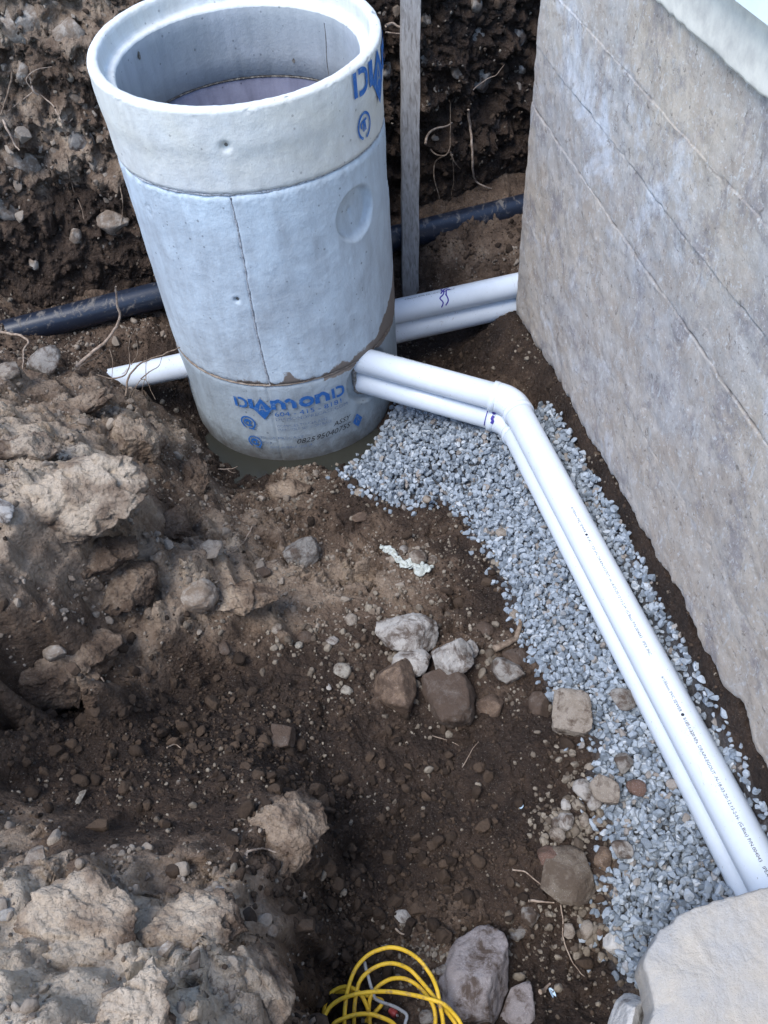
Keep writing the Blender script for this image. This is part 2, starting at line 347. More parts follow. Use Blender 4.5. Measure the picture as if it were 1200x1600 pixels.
# ------------------------------------------------------------------ the ground of the pit
# px, py, height z, dryness   (surface seen at those places)
A = [(300,668,.06,.3),(335,730,.0,.3),(345,765,.03,.4),(400,772,.03,.3),(460,752,.05,.6),(520,752,.04,.4),(450,720,-.07,.1),(350,690,-.07,.1),(560,700,-.06,.1),(600,655,.0,.2),(540,738,.01,.2),
 (620,640,.06,.2),(700,640,.10,.3),(700,700,.10,.3),(650,760,.08,.15),(640,560,.04,.12),(700,540,.06,.12),(760,540,.10,.18),(760,590,.12,.15),(850,590,.22,.3),(820,530,.24,.3),(890,700,.20,.2),(920,790,.20,.2),(960,880,.20,.2),(1010,960,.20,.2),(1060,1060,.20,.2),(1110,1150,.20,.2),(1180,1240,.20,.2),(855,625,.22,.2),
 (800,470,.25,.3),(700,400,.34,.42),(760,370,.36,.4),(620,440,.22,.25),(700,430,.27,.4),(640,460,.17,.2),
 (560,600,.0,.1),(250,520,.30,.35),(200,530,.30,.38),(150,560,.30,.35),(100,545,.34,.35),(240,600,.16,.15),(270,640,.08,.12),(200,490,.34,.3),(60,540,.38,.35),(0,555,.42,.35),
 (0,600,.62,.6),(60,605,.56,.55),(120,612,.46,.55),(150,598,.44,.5),(170,625,.42,.6),(190,612,.36,.5),(110,590,.47,.5),(230,655,.32,.62),(290,700,.17,.58),(330,760,.10,.45),(300,740,.22,.45),
 (40,660,.68,.75),(120,650,.55,.6),(180,665,.52,.72),(215,705,.44,.5),(60,720,.80,.9),(130,720,.74,.95),(190,750,.66,.9),(215,790,.60,.75),(100,780,.78,.85),(0,700,.85,.8),(0,780,.88,.7),
 (250,790,.38,.35),(280,830,.30,.5),(330,830,.26,.6),(380,860,.18,.55),(240,850,.40,.3),(270,880,.42,.62),(310,900,.42,.7),(230,930,.44,.55),(380,930,.28,.65),(430,970,.20,.6),(340,970,.30,.5),
 (180,870,.55,.45),(120,880,.66,.55),(60,900,.74,.6),(0,860,.84,.65),(0,950,.76,.55),(70,980,.66,.45),(160,950,.50,.5),(190,1040,.40,.45),(250,1000,.40,.5),(130,1080,.56,.5),(20,1080,.62,.3),(60,1110,.46,.15),(150,1120,.38,.18),
 (310,1060,.22,.04),(280,1090,.26,.12),(230,1130,.34,.1),(0,1100,.62,.3),(0,1150,.60,.2),(20,1160,.50,.16),(100,1180,.45,.12),(0,1230,.54,.16),(160,1170,.42,.12),
 (420,800,.10,.5),(480,830,.10,.45),(500,780,.08,.35),(560,800,.09,.2),(560,880,.12,.55),(480,900,.14,.55),(620,930,.13,.55),(560,960,.14,.4),(700,800,.10,.15),(740,860,.12,.12),(660,880,.11,.45),(760,920,.13,.12),(820,960,.14,.12),
 (460,1000,.17,.35),(520,1060,.17,.2),(640,1020,.15,.2),(740,990,.14,.4),(800,1060,.15,.3),(860,1080,.15,.15),(700,1120,.13,.15),(450,1090,.22,.15),(400,1120,.26,.12),(560,1160,.18,.1),(480,1180,.22,.1),(640,1200,.14,.08),(800,1180,.14,.08),(880,1160,.14,.08),(880,1230,.13,.12),
 (350,1170,.34,.1),(420,1210,.42,.15),(300,1220,.44,.13),(200,1230,.46,.15),(100,1260,.50,.18),(200,1290,.48,.12),(330,1290,.52,.14),(420,1260,.52,.45),(470,1300,.48,.6),(490,1340,.42,.4),(440,1330,.50,.5),
 (530,1280,.20,.1),(540,1340,.15,.1),(600,1250,.17,.08),(700,1300,.13,.07),(800,1300,.12,.07),(640,1370,.12,.1),(560,1420,.17,.18),(720,1430,.11,.3),(640,1460,.13,.38),(820,1380,.12,.1),(860,1440,.08,.15),
 (60,1330,.66,.6),(0,1310,.68,.7),(130,1335,.64,.3),(60,1385,.76,.95),(150,1385,.74,.9),(0,1420,.82,.95),(250,1385,.70,.8),(350,1395,.66,.8),(250,1450,.78,1.),(140,1480,.85,1.),(60,1530,.92,.95),(0,1600,1.0,.95),(180,1590,.94,1.),(300,1560,.86,1.),(350,1500,.78,.95),(400,1440,.66,.75),(390,1560,.76,.8),(440,1500,.62,.6),(465,1440,.50,.45),(462,1590,.56,.5),(508,1500,.26,.28),(512,1420,.26,.24),(500,1590,.24,.25),(490,1460,.42,.42),(480,1390,.38,.35),(420,1380,.56,.6),
 (548,1500,.18,.2),(560,1590,.20,.15),(640,1540,.17,.3),(700,1590,.18,.3),(780,1590,.14,.15),(850,1520,.08,.1),(900,1540,.07,.1),(940,1590,.10,.12),(960,1520,.08,.12),(900,1470,.08,.1),
 (930,1300,.13,.2),(960,1440,.11,.2),(1000,1500,.12,.3),(1060,1350,.15,.3),(1000,1200,.16,.3),(900,1000,.16,.3),(820,860,.14,.3),(780,760,.12,.3),(880,780,.16,.3),(960,980,.17,.3),(1100,1250,.18,.3),(1160,1200,.2,.3),(1190,1300,.2,.3)]
Wd = [(-2.0,-.2,1.05,.7),(-1,-.2,1.08,.7),(-.3,-.1,.95,.6),(.1,.05,.55,.4),(.2,-.5,1.0,.6),(.45,.02,.50,.4),(.9,0,.52,.4),(1.4,.2,.5,.4),(1.4,-.6,1.0,.6),(-2.4,1,1.3,.7),(-1.6,.9,1.15,.7),(-1.3,.5,1.1,.7),(-1.15,1.0,.95,.6),(-2.4,2,1.25,.6),(-1.7,1.9,1.05,.6),(-2.6,3,1.3,.6),(-1.9,2.7,.8,.5),(-2.6,4.4,1.4,.6),(1.4,1.5,.3,.3),(1.4,3,.3,.3),(1.5,4.4,.5,.3),(-.36,2.97,-.12,.1),(-.36,3.25,-.08,.1),(-.5,3.4,.18,.2),(0.,3.6,.32,.2),(-.9,3.9,.5,.3),(.5,4.3,.5,.3),(-1.6,3.35,.42,.3)]
pts = np.array([list(at(x, y, z)[:2]) + [z, d] for x, y, z, d in A] + [list(w) for w in Wd])
K = np.hypot(pts[:, None, 0] - pts[None, :, 0], pts[:, None, 1] - pts[None, :, 1])
Am = np.block([[-K - .012 * np.eye(len(pts)), np.ones((len(pts), 1))], [np.ones((1, len(pts))), np.zeros((1, 1))]])
sol = np.linalg.solve(Am, np.vstack([pts[:, 2:4], np.zeros((1, 2))]))
def rbf(X, Y):
    out = np.empty((len(X), 2))
    for s in range(0, len(X), 40000):
        k = -np.hypot(X[s:s + 40000, None] - pts[None, :, 0], Y[s:s + 40000, None] - pts[None, :, 1])
        out[s:s + 40000] = k @ sol[:-1] + sol[-1]
    return out
def in_poly(X, Y, poly):
    inside = np.zeros(len(X), bool); n = len(poly)
    for i in range(n):
        x1, y1 = poly[i]; x2, y2 = poly[(i + 1) % n]
        c = (y1 > Y) != (y2 > Y)
        inside ^= c & (X < (x2 - x1) * (Y - y1) / (y2 - y1 + 1e-12) + x1)
    return inside
WP = np.array([.661, 3.0504, 0.]); WD = np.array([.11358, -.99353, 0.]); WN = np.array([-.99353, -.11358, 0.])   # the wall: start, along (towards camera), outward (towards pit)
wb_u = [0, .33, .59, .95, 1.15, 1.33, 1.5, 1.65, 1.77, 1.87, 1.94, 2.02, 2.10, 2.2, 2.28, 2.6, 3.6]
wb_z = [.25, .30, .35, .358, .395, .42, .425, .442, .463, .421, .451, .43, .489, .451, .446, .42, .42]      # its ragged lower edge
GZ = [(545,745,.02),(575,700,.03),(610,650,.07),(640,625,.10),(720,635,.16),(800,645,.20),(859,641,.24),'wall',(1230,1500,.18),(1080,1540,.14),(985,1545,.12),(965,1490,.11),(955,1420,.12),(975,1360,.13),(962,1300,.13),(940,1250,.13),(935,1180,.14),(925,1120,.15),(880,1090,.15),(850,1040,.15),(825,985,.14),(800,920,.14),(775,870,.13),(745,830,.12),(735,790,.11),(690,775,.10),(640,790,.08),(590,780,.05)]
GP = [p for q in GZ for p in ([tuple((WP + u * WD + d * WN)[:2]) for u, d in ((.62,.05),(.72,.02),(1.,.015),(1.4,.01),(1.8,.01),(2.2,.01),(2.6,.01))] if q == 'wall' else [tuple(at(*q)[:2])])]
def spaced(a, b, h, lo, hi, hc):
    return np.concatenate([np.arange(lo, a, hc), np.arange(a, b, h), np.arange(b, hi + hc * .5, hc)])
gx = spaced(-1.95, 1.12, .0066, -3.0, 1.7, .05); gy = spaced(.18, 3.75, .0066, -1.2, 4.7, .05)
X, Y = [a.ravel() for a in np.meshgrid(gx, gy, indexing='ij')]
# warp so that the anchor surface is not too smooth
P2 = np.stack([X, Y, np.zeros_like(X)], 1)
wx = X + .035 * fbm(P2, .22, 3, 1); wy = Y + .035 * fbm(P2, .22, 3, 5)
B = rbf(wx, wy); H = B[:, 0]; D = B[:, 1]
def soft_in(X, Y, poly, s=.03):
    acc = 0
    for k in range(8):
        a = k * math.pi / 4; acc = acc + in_poly(X + s * math.cos(a), Y + s * math.sin(a), poly)
    return acc / 8.
gmask = soft_in(X + np.where(X > .62, .012, .03) * pn(P2 / .09, 3), Y + .03 * pn(P2 / .09, 4), GP)
rough = np.clip(.45 + 1.2 * np.clip(D, 0, 1), .3, 1.5) * (1 - .85 * gmask)
n_big = fbm(P2, .30, 2, 11); n_mid = fbm(P2, .11, 3, 12, .55); rg = fbm(P2, .13, 4, 13, .55, True)
w1, w1b, id1 = worley(P2[:, :2] + .012 * fbm(P2, .04, 2, 8)[:, None], .075, 3); w2, w2b, id2 = worley(P2[:, :2], .030, 5); w3, _, id3 = worley(P2[:, :2], .013, 6)
n_fin = fbm(P2, .045, 4, 14, .62); rf = fbm(P2, .055, 3, 15, .6, True)
near = np.clip((1.0 - Y) / .5, 0, 1) * .4
H = H + rough * ((.018 - .010 * near) * n_big + (.013 - .006 * near) * n_mid + .006 * rg + .0075 * n_fin + .0035 * rf)
H = H + rough * (.022 * np.clip(.55 - w1, 0, 1) * (id1 > .45) * 1.6 + .014 * np.clip(.5 - w2, 0, 1) * (id2 > .35) * (1.5 - 1.1 * np.clip((1.0 - Y) / .5, 0, 1)) + .0045 * np.clip(.5 - w3, 0, 1))
Pw = P2[:, :2] + .014 * np.stack([fbm(P2, .05, 3, 43), fbm(P2, .05, 3, 44)], 1)
fm = np.clip(.5 + .9 * fbm(P2, .25, 2, 45), .1, 1.2) * np.clip(.35 + D * 1.1, .25, 1.2) * (1 - gmask)
H = H + fm * (.042 * facet(Pw, .115, 1) + .022 * facet(Pw, .052, 2) + .011 * facet(Pw, .024, 3))
# terraces: crumbling edges of the dug bank
st = fbm(P2, .5, 3, 21); q = (H + .05 * st) / .085; fr = q - np.floor(q); ste = np.floor(q) + np.clip((fr - .5) * 2.6 + .5, 0, 1)
H = H + np.clip((D - .2) * 2.0, 0, .75) * (1 - .75 * near) * (1 - gmask) * ((ste - q) * .085)
# ground below the puddle and the manhole stays down
dm = np.hypot(X - MC[0], Y - MC[1]); H = np.where(dm < .47, np.minimum(H, -.08), H)
H = np.maximum(H, -.14)
# steep strip of dark soil between the gravel and the lower edge of the wall
qu = (X - WP[0]) * WD[0] + (Y - WP[1]) * WD[1]; qd = (X - WP[0]) * WN[0] + (Y - WP[1]) * WN[1]
zb_ = np.interp(qu, wb_u, wb_z) + .012; dq_ = qd + .004 * fbm(P2, .05, 3, 48); lw = np.interp(qu, [0, .45, .75, 1.2, 2.3], [.30, .09, .026, .020, .018]); t_ = np.clip(1 - dq_ / lw, 0, 1); t_ = t_ ** 1.3
wg = np.interp(qu, [.5, .7, 1.3, 2., 2.6], [.02, .15, .12, .055, .045]); rise = np.clip(1 - qd / wg, 0, 1) * np.clip((qu - .4) / .3, 0, 1) * (qu < 2.6)
zr_ = np.interp(qu, [.5, 1., 1.5, 2., 2.6], [.25, .30, .345, .375, .39]); rise = np.clip(rise * 1.5, 0, 1); H = H + rise * np.clip(zr_ - H, 0, 1)
in_ = (qu > .0) & (qu < 2.6) & (qd < .30); H = np.where(in_ & (t_ > 0), np.maximum(H, H + (zb_ - H) * t_ + .006 * n_fin), H); sk_ = in_ & (t_ > .06); gmask = np.where(sk_, 0, gmask); D = np.where(sk_, .10, D)
# rim of the sheet meets the surrounding grade
e = np.clip(np.maximum.reduce([(-2.4 - X) / .6, (-.6 - Y) / .6, (Y - 4.3) / .4, (X - 1.45) / .25]), 0, 1); H = H * (1 - e) + 1.6 * e
curv = n_mid * .12 + (id1 - .5) * .10
DR = np.clip(D + curv + .25 * (fbm(P2, .4, 3, 31)) * .35, 0, 1)
wet = np.clip((.05 - H) / .05, 0, 1); DR = DR * (1 - .8 * wet)
dxy = .012 * rough[:, None] * np.stack([fbm(P2, .06, 2, 41), fbm(P2, .06, 2, 42)], 1)
V = np.stack([X + dxy[:, 0], Y + dxy[:, 1], H], 1)
ground = mesh_obj('ground', V, grid_faces(len(gx), len(gy)), 'soil', None, True, {'dry': DR, 'gravel': gmask}); struct(ground)
HG = H.reshape(len(gx), len(gy))
def hz(x, y):
    i = np.clip(np.searchsorted(gx, x) - 1, 0, len(gx) - 2); j = np.clip(np.searchsorted(gy, y) - 1, 0, len(gy) - 2)
    u = (x - gx[i]) / (gx[i + 1] - gx[i]); v = (y - gy[j]) / (gy[j + 1] - gy[j])
    return (HG[i, j] * (1 - u) + HG[i + 1, j] * u) * (1 - v) + (HG[i, j + 1] * (1 - u) + HG[i + 1, j + 1] * u) * v
def hit(px, py, lift=0.):
    r = ray(px, py); r = r / np.linalg.norm(r); t = np.arange(1.0, 5.2, .004)
    Q = CAM + r * t[:, None]; below = Q[:, 2] - lift < hz(Q[:, 0], Q[:, 1])
    return Q[np.argmax(below)] if below.any() else at(px, py, .3)

# ------------------------------------------------------------------ far bank of the excavation
bt = np.array([.958, .287, 0]); bm_ = np.array([-.287, .958, 0]); BF = np.array([-1.614, 3.029, 0.])
def bank_off(s, z): return .10 + (z - .3) * (.16 + .30 / (1 + np.exp((s - .9) * 5)))
bs = np.arange(-1.0, 3.6, .009); bz = np.arange(-.12, 1.75, .009)  # upper part, out of view, raised to block sky light
SS, ZZ = [a.ravel() for a in np.meshgrid(bs, bz, indexing='ij')]
PB = np.stack([SS, ZZ * 1.0, np.zeros_like(SS)], 1)
bo = bank_off(SS, ZZ)
rw, _, rid = worley(PB[:, :2] + .02 * fbm(PB, .06, 2, 50)[:, None], .12, 61); rw2, _, rid2 = worley(PB[:, :2] + .01 * fbm(PB, .03, 2, 51)[:, None], .05, 62); rw3, _, rid3 = worley(PB[:, :2], .02, 63)
PBw = PB[:, :2] + .014 * np.stack([fbm(PB, .05, 3, 46), fbm(PB, .05, 3, 47)], 1); bump_ = .035 * facet(PBw, .13, 4) + .020 * facet(PBw, .06, 5) + .009 * facet(PBw, .026, 6) + .05 * fbm(PB, .38, 3, 52) + .014 * fbm(PB, .05, 4, 59, .62) + .035 * fbm(PB, .12, 4, 53, .6, True) + .075 * np.clip(.6 - rw, 0, 1) * (rid > .42) + .035 * np.clip(.55 - rw2, 0, 1) * (rid2 > .4) + .01 * np.clip(.5 - rw3, 0, 1)
bump_ = bump_ * np.clip((ZZ - .28) / .35, .12, 1)
off = bo - bump_ + .03
zsh = .02 * fbm(PB, .08, 3, 55)
VB = BF + SS[:, None] * bt + off[:, None] * bm_ + np.stack([0 * ZZ, 0 * ZZ, ZZ + zsh], 1)
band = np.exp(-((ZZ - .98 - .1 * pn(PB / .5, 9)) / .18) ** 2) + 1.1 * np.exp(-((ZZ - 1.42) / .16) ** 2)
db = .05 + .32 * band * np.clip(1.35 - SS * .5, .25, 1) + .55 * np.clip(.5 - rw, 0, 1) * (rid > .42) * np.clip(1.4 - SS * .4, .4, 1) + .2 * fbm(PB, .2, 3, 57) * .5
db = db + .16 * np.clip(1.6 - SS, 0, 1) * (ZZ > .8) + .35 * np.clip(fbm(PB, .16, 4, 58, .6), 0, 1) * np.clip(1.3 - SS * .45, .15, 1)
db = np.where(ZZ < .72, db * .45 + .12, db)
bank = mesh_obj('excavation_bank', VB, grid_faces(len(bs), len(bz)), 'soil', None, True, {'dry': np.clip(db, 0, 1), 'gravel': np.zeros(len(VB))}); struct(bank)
BO = off.reshape(len(bs), len(bz))
def bhit(px, py):
    r = ray(px, py); r = r / np.linalg.norm(r); t = np.arange(2.5, 6, .004); Q = CAM + r * t[:, None]
    d = (Q - BF) @ bm_; s = (Q - BF) @ bt
    i = np.clip(np.searchsorted(bs, s), 0, len(bs) - 1); j = np.clip(np.searchsorted(bz, Q[:, 2]), 0, len(bz) - 1)
    return Q[np.argmax(d > BO[i, j])]
# wide grade around the pit, out to the horizon
def box_frame():
    o = [(-80, -80), (80, -80), (80, 80), (-80, 80)]; i = [(-2.95, -1.15), (1.65, -1.15), (1.65, 4.65), (-2.95, 4.65)]
    V = [(x, y, 1.59) for x, y in o] + [(x, y, 1.585) for x, y in i]
    return V, [(0, 1, 5, 4), (1, 2, 6, 5), (2, 3, 7, 6), (3, 0, 4, 7)]
sg = mesh_obj('surrounding_ground', *box_frame(), 'soil', None, False, {'dry': [.5] * 8, 'gravel': [0] * 8}); struct(sg)
# the strip of grade between bank top and the wide ground
tb = []; 
for s in np.linspace(-1.0, 3.59, 30):
    p = BF + s * bt + (bank_off(s, 1.72) - .02) * bm_; tb += [(p[0], p[1], 1.72 + .02 * math.sin(s * 5)), (p[0] - .287 * 2.5, p[1] + .958 * 2.5, 1.66)]
struct(mesh_obj('bank_top', tb, [(2 * i, 2 * i + 2, 2 * i + 3, 2 * i + 1) for i in range(29)], 'soil', None, True, {'dry': [.5] * 60, 'gravel': [0] * 60}))
# puddle
wp = [(-1.1, 2.2), (.75, 1.9), (.75, 3.3), (-1.1, 3.4)]
struct(mesh_obj('puddle', [(x, y, 0) for x, y in wp], [(0, 1, 2, 3)], 'water', None, False))

# ------------------------------------------------------------------ concrete foundation wall
 
wu = np.arange(0, 3.6, .0095); BOARD = (.76, 1.20, 1.40, 1.60)
hi_rows = np.unique(np.round(np.concatenate([np.arange(.52, 1.80, .011)] + [np.arange(b - .014, b + .0141, .0022) for b in BOARD]), 4)); nlo = 26; nv = nlo + len(hi_rows) + 1
U, T = [a.ravel() for a in np.meshgrid(wu, np.linspace(0, 1, nv), indexing='ij')]; JR = np.tile(np.arange(nv), len(wu))
z0 = np.interp(U, wb_u, wb_z) + .022 * fbm(np.stack([U, 0 * U, 0 * U], 1), .07, 4, 71, .6); ZT = 1.81 + .006 * fbm(np.stack([U, 0 * U, 0 * U + 3], 1), .05, 4, 75)
ZW = np.where(JR < nlo, z0 + (.51 - z0) * JR / nlo, np.where(JR == nv - 1, ZT, np.concatenate([np.zeros(nlo), hi_rows, [0]])[JR])); T = (ZW - z0) / (ZT - z0); PW = np.stack([U, ZW, 0 * U], 1)
def fline(z, k, w=.0034): return np.exp(-((ZW - z - .0030 * fbm(PW * [1, 0, 1], .12, 3, k)) / w) ** 2)
depth = .006 * fbm(PW, .5, 3, 72) + .003 * fbm(PW, .05, 3, 73)
dark = np.zeros(len(U))
for k, z in enumerate(BOARD):
    brk = np.clip((-.15, .42, .12, -.05)[k] + 1.4 * pn(PW * [1, 0, 1] / .2 + k, 80 + k) + .9 * fbm(PW * [1, 0, 1], .03, 3, 85 + k), .0, 1); dark = np.maximum(dark, brk * fline(z, 80 + k, .0030))
    depth = depth - .0055 * fline(z, 80 + k) * brk + .0012 * (np.sign(ZW - z) * np.exp(-np.abs(ZW - z) / .04)) * (-1) ** k
depth = depth - .03 * np.exp(-T / .012) - .05 * np.exp(-U / .012) * .6
cd2, _, cid = worley(PW[:, :2], .09, 77); depth = depth - .006 * np.clip(.16 - cd2, 0, 1) / .16 * (cid > .72)
VW = WP + U[:, None] * WD + depth[:, None] * WN + np.stack([0 * U, 0 * U, ZW], 1)
fw = thing('foundation_wall', 'weathered grey concrete foundation wall with horizontal board marks, right of the pit', 'wall', WP + np.array([0, 0, .25]))
wf = grid_faces(len(wu), nv); nW = len(VW)
# back row so that the wall is a solid: bottom edge and left end folded back
bot = VW.reshape(len(wu), nv, 3)[:, 0]; top = VW.reshape(len(wu), nv, 3)[:, -1]; left = VW.reshape(len(wu), nv, 3)[0]
botb = bot - WN * .28 + [0, 0, .03]; leftb = left - WN * .28
VV = np.vstack([VW, botb, leftb]); f2 = []
for i in range(len(wu) - 1): f2.append((i * nv, nW + i, nW + i + 1, (i + 1) * nv))
for j in range(nv - 1): f2.append((j, j + 1, nW + len(wu) + j + 1, nW + len(wu) + j))
mesh_obj('board_marked_face', VV, np.vstack([wf, np.array(f2)]), 'wall', fw, True, {'dark': np.concatenate([dark, np.zeros(len(VV) - nW)])})
def wp_at(u, n, z): return WP + u * WD + n * WN + np.array([0, 0, z])
# parged band above the ledge, ragged lower lip
pu = np.arange(0, 3.6, .012); pr = 26; Uq, Tq = [a.ravel() for a in np.meshgrid(pu, np.linspace(0, 1, pr), indexing='ij')]
PQ = np.stack([Uq, Tq * .1, 0 * Uq], 1); zb = 1.806 + .0045 * fbm(np.stack([Uq, 0 * Uq, 0 * Uq], 1), .05, 4, 91, .7)
Zq = zb + (1.953 - zb) * Tq; dq = .013 - .016 * np.exp(-Tq / .018) + .0012 * fbm(PQ, .03, 3, 92)
mesh_obj('parged_band', WP + Uq[:, None] * WD + dq[:, None] * WN + np.stack([0 * Uq, 0 * Uq, Zq], 1), grid_faces(len(pu), pr), 'parge', fw)
house = thing('house_siding', 'strip of pale blue siding above the foundation wall, top right corner', 'siding', wp_at(1.8, .02, 1.91))
for k in range(6):
    z = 1.948 + k * .19
    c = [wp_at(u, n, zz) for u in (0, 3.6) for n, zz in ((-.2, z), (.052, z), (.050, z + .012), (.022, z + .192), (-.2, z + .192))]
    mesh_obj('siding_board', c, [(0, 5, 6, 1), (1, 6, 7, 2), (2, 7, 8, 3), (3, 8, 9, 4), (0, 1, 2, 3, 4), (9, 8, 7, 6, 5)], 'siding', house, False)

# ------------------------------------------------------------------ manhole
mh = thing('concrete_manhole', 'tall round precast concrete manhole standing in the puddle, blue stencil lettering on it', 'manhole', (MC[0], MC[1], -.08))
def cyl_pt(th, r, z): return np.stack([MC[0] + r * np.cos(th), MC[1] + r * np.sin(th), z], -1)
SEAM1, SEAM2, TOP = 1.232, .426, 1.507
nth = 620
def finish_shell(name, V, f, m, n, nr, mudf):
    V = V.copy()
    if name == 'upper_ring':        # the ring sits a little crooked: its rim rises towards the back
        w = np.clip((V[:, 2] - SEAM1) / (TOP - SEAM1), 0, 1); V[:, 2] += w * (.023 + .058 * (V[:, 1] - MC[1]))
    th = np.arctan2(V[:, 1] - MC[1], V[:, 0] - MC[0]); rr = np.hypot(V[:, 0] - MC[0], V[:, 1] - MC[1])
    mud = mudf(th, V[:, 2], V) * (rr > .43) if mudf else np.zeros(len(V))
    o = mesh_obj(name, V, f, m, mh, True, {'mud': mud}); o.data.materials.append(MAT['bore' if name == 'upper_ring' else 'bore_low_shade'])
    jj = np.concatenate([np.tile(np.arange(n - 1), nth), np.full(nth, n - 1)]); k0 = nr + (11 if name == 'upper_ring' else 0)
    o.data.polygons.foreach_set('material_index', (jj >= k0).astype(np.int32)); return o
def shell(name, rows_out, m, rin, zlo, zhi, extra=None, lip=None, mudf=None):
    """rows_out: list of z; radial detail function extra(theta,z)->dr; closed on top and bottom, bore inside"""
    th = np.linspace(0, 2 * np.pi, nth, endpoint=False)
    prof = [(z, None) for z in rows_out]
    Tt, Zz = [a.ravel() for a in np.meshgrid(th, np.array(rows_out), indexing='ij')]
    P3 = cyl_pt(Tt, MR, Zz)
    r = MR + .0012 * fbm(P3, .06, 3, 101) + .0025 * fbm(P3, .4, 2, 102)
    if extra is not None: r = r + extra(Tt, Zz, P3)
    V = cyl_pt(Tt, r, Zz).reshape(nth, -1, 3)
    inner = lip or [(rin, zhi), (rin, zlo)]
    rr = [cyl_pt(th, a + .0012 * pn(cyl_pt(th, a, th * 0 + b) / .03, 3), th * 0 + b + .0015 * pn(cyl_pt(th, a, th * 0 + b) / .02, 4)) for a, b in inner]
    V = np.concatenate([V] + [q[:, None] for q in rr], 1); n = V.shape[1]
    f = grid_faces(nth, n, True); idx = np.arange(nth); f = np.vstack([f, np.stack([idx * n + n - 1, ((idx + 1) % nth) * n + n - 1, ((idx + 1) % nth) * n, idx * n], 1)])
    return (lambda o: o)(finish_shell(name, V.reshape(-1, 3), f, m, n, len(rows_out), mudf))
adist = lambda t, c: (t - c + np.pi) % (2 * np.pi) - np.pi
def disc(Tt, Zz, th, z): return np.hypot(adist(Tt, th) * MR, Zz - z)
rad = math.radians
def ring_detail(Tt, Zz, P3):
    d = .006 * (1 / (1 + np.exp(-(Zz - 1.37 + .012 * pn(P3 / .12, 5)) / .012))) - .0
    d = d - .010 * np.exp(-(np.abs(Zz - SEAM1) / .006) ** 1.5) * (1 + .5 * fbm(P3, .02, 2, 7))
    d = d - .022 * np.exp(-(disc(Tt, Zz, rad(-93.4), 1.395) / .013) ** 2)
    e = np.clip((Zz - (TOP - .012)) / .012, 0, 1); d = d - .010 * (1 - np.sqrt(np.clip(1 - e * e, 0, 1)))
    chip = np.clip(fbm(P3, .03, 3, 8) - .35, 0, 1) * np.clip((Zz - TOP + .03) / .03, 0, 1); return d - .010 * chip
zs = np.unique(np.concatenate([np.arange(SEAM1, TOP - .014, .0065), np.linspace(TOP - .014, TOP, 8)]))
lipw = [(.472, TOP + .001), (.462, TOP + .001), (.454, TOP), (.449, TOP - .005), (.447, TOP - .015), (.446, TOP - .035), (.444, TOP - .050), (.440, TOP - .0555), (.430, TOP - .057), (.420, TOP - .058), (.414, TOP - .060), (.411, TOP - .066), (.411, TOP - .10), (.411, TOP - .15), (.411, TOP - .20), (.411, SEAM1 + .006), (.417, SEAM1 + .001)]
shell('upper_ring', zs, 'ring', .411, SEAM1, TOP, ring_detail, lipw)
k1 = (rad(-43), 1.045); k2 = (rad(2), 1.05)
def barrel_detail(Tt, Zz, P3):
    d = 0 * Tt
    for (a, z), R0 in ((k1, .098), (k2, .098)):
        q = disc(Tt, Zz, a, z) / R0; d = d - .040 * np.clip((1 - q) / .16, 0, 1) * (.72 + .28 * np.clip(1 - q, 0, 1)) + .0
    q = disc(Tt, Zz, *k1); d = d - .010 * np.exp(-((q - .0) / .012) ** 2) - .003 * np.clip(fbm(P3, .02, 3, 17), 0, 1) * (q < .1)
    mould = adist(Tt, rad(-96.2) + .012 * np.sin(Zz * 7)) * MR + .0025 * fbm(P3, .03, 3, 19)
    d = d - .008 * np.exp(-(mould / .004) ** 2) * (.6 + .5 * fbm(P3, .03, 3, 18)) + .0035 * np.tanh(mould / .004) * .4
    d = d - .022 * np.exp(-(disc(Tt, Zz, rad(-102.6), .831) / .0085) ** 2) - .004 * np.abs(np.exp(-((disc(Tt, Zz, rad(-138.3), 1.123) - .016) / .003) ** 2))
    lo = np.exp(-(np.abs(Zz - SEAM2) / .010) ** 1.3) * (1 + .6 * fbm(P3, .025, 3, 21)); hi = np.exp(-(np.abs(Zz - SEAM1) / .009) ** 1.5) * (1 + .6 * fbm(P3, .02, 3, 20))
    rough_top = np.clip((Zz - SEAM1 + .06) / .06, 0, 1) * .0025 * fbm(P3, .012, 3, 22)
    return d - .010 * lo - .009 * hi + rough_top
zs = np.linspace(SEAM2 + .003, SEAM1 - .003, 130)
def barrel_mud(t, z, P3):
    d = np.degrees(adist(t, 0)); n = fbm(P3, .08, 3, 33)
    hgt = np.interp(d, [-125, -113, -110, -90, -88, -86, -84, -70, -60, -50, -36, -28, -15, 0, 20], [0, .0, .010, .010, .03, .035, .008, .004, .022, .030, .030, .10, .15, .20, .22])
    return np.clip(.75 - (z - SEAM2 - hgt - .02 * n) / .02 * .3, 0, 1) * (hgt > .001) + .30 * np.clip((z - SEAM1 + .10) / .1, 0, 1) * (d > -95) * (d < -40)
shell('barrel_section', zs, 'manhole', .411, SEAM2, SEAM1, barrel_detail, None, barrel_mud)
pe = (rad(-46), .345)
def base_detail(Tt, Zz, P3):
    q1 = disc(Tt, Zz, rad(-44), .31) / .125
    d = -.030 * np.clip((1 - q1) / .12, 0, 1) - .008 * np.exp(-(np.abs(Zz - SEAM2) / .008) ** 1.4) * (1 + .5 * fbm(P3, .02, 2, 27))
    mould = adist(Tt, rad(-98)) * MR; d = d - .003 * np.exp(-(mould / .004) ** 2)
    return d - .003
zs = np.linspace(-.09, SEAM2 - .002, 76)
shell('base_section', zs, 'base', .411, -.09, SEAM2, base_detail, None, lambda t, z, P3: np.clip(.75 - (SEAM2 - z - .006) / .03, 0, 1) * (np.degrees(adist(t, 0)) > -70) + .2)
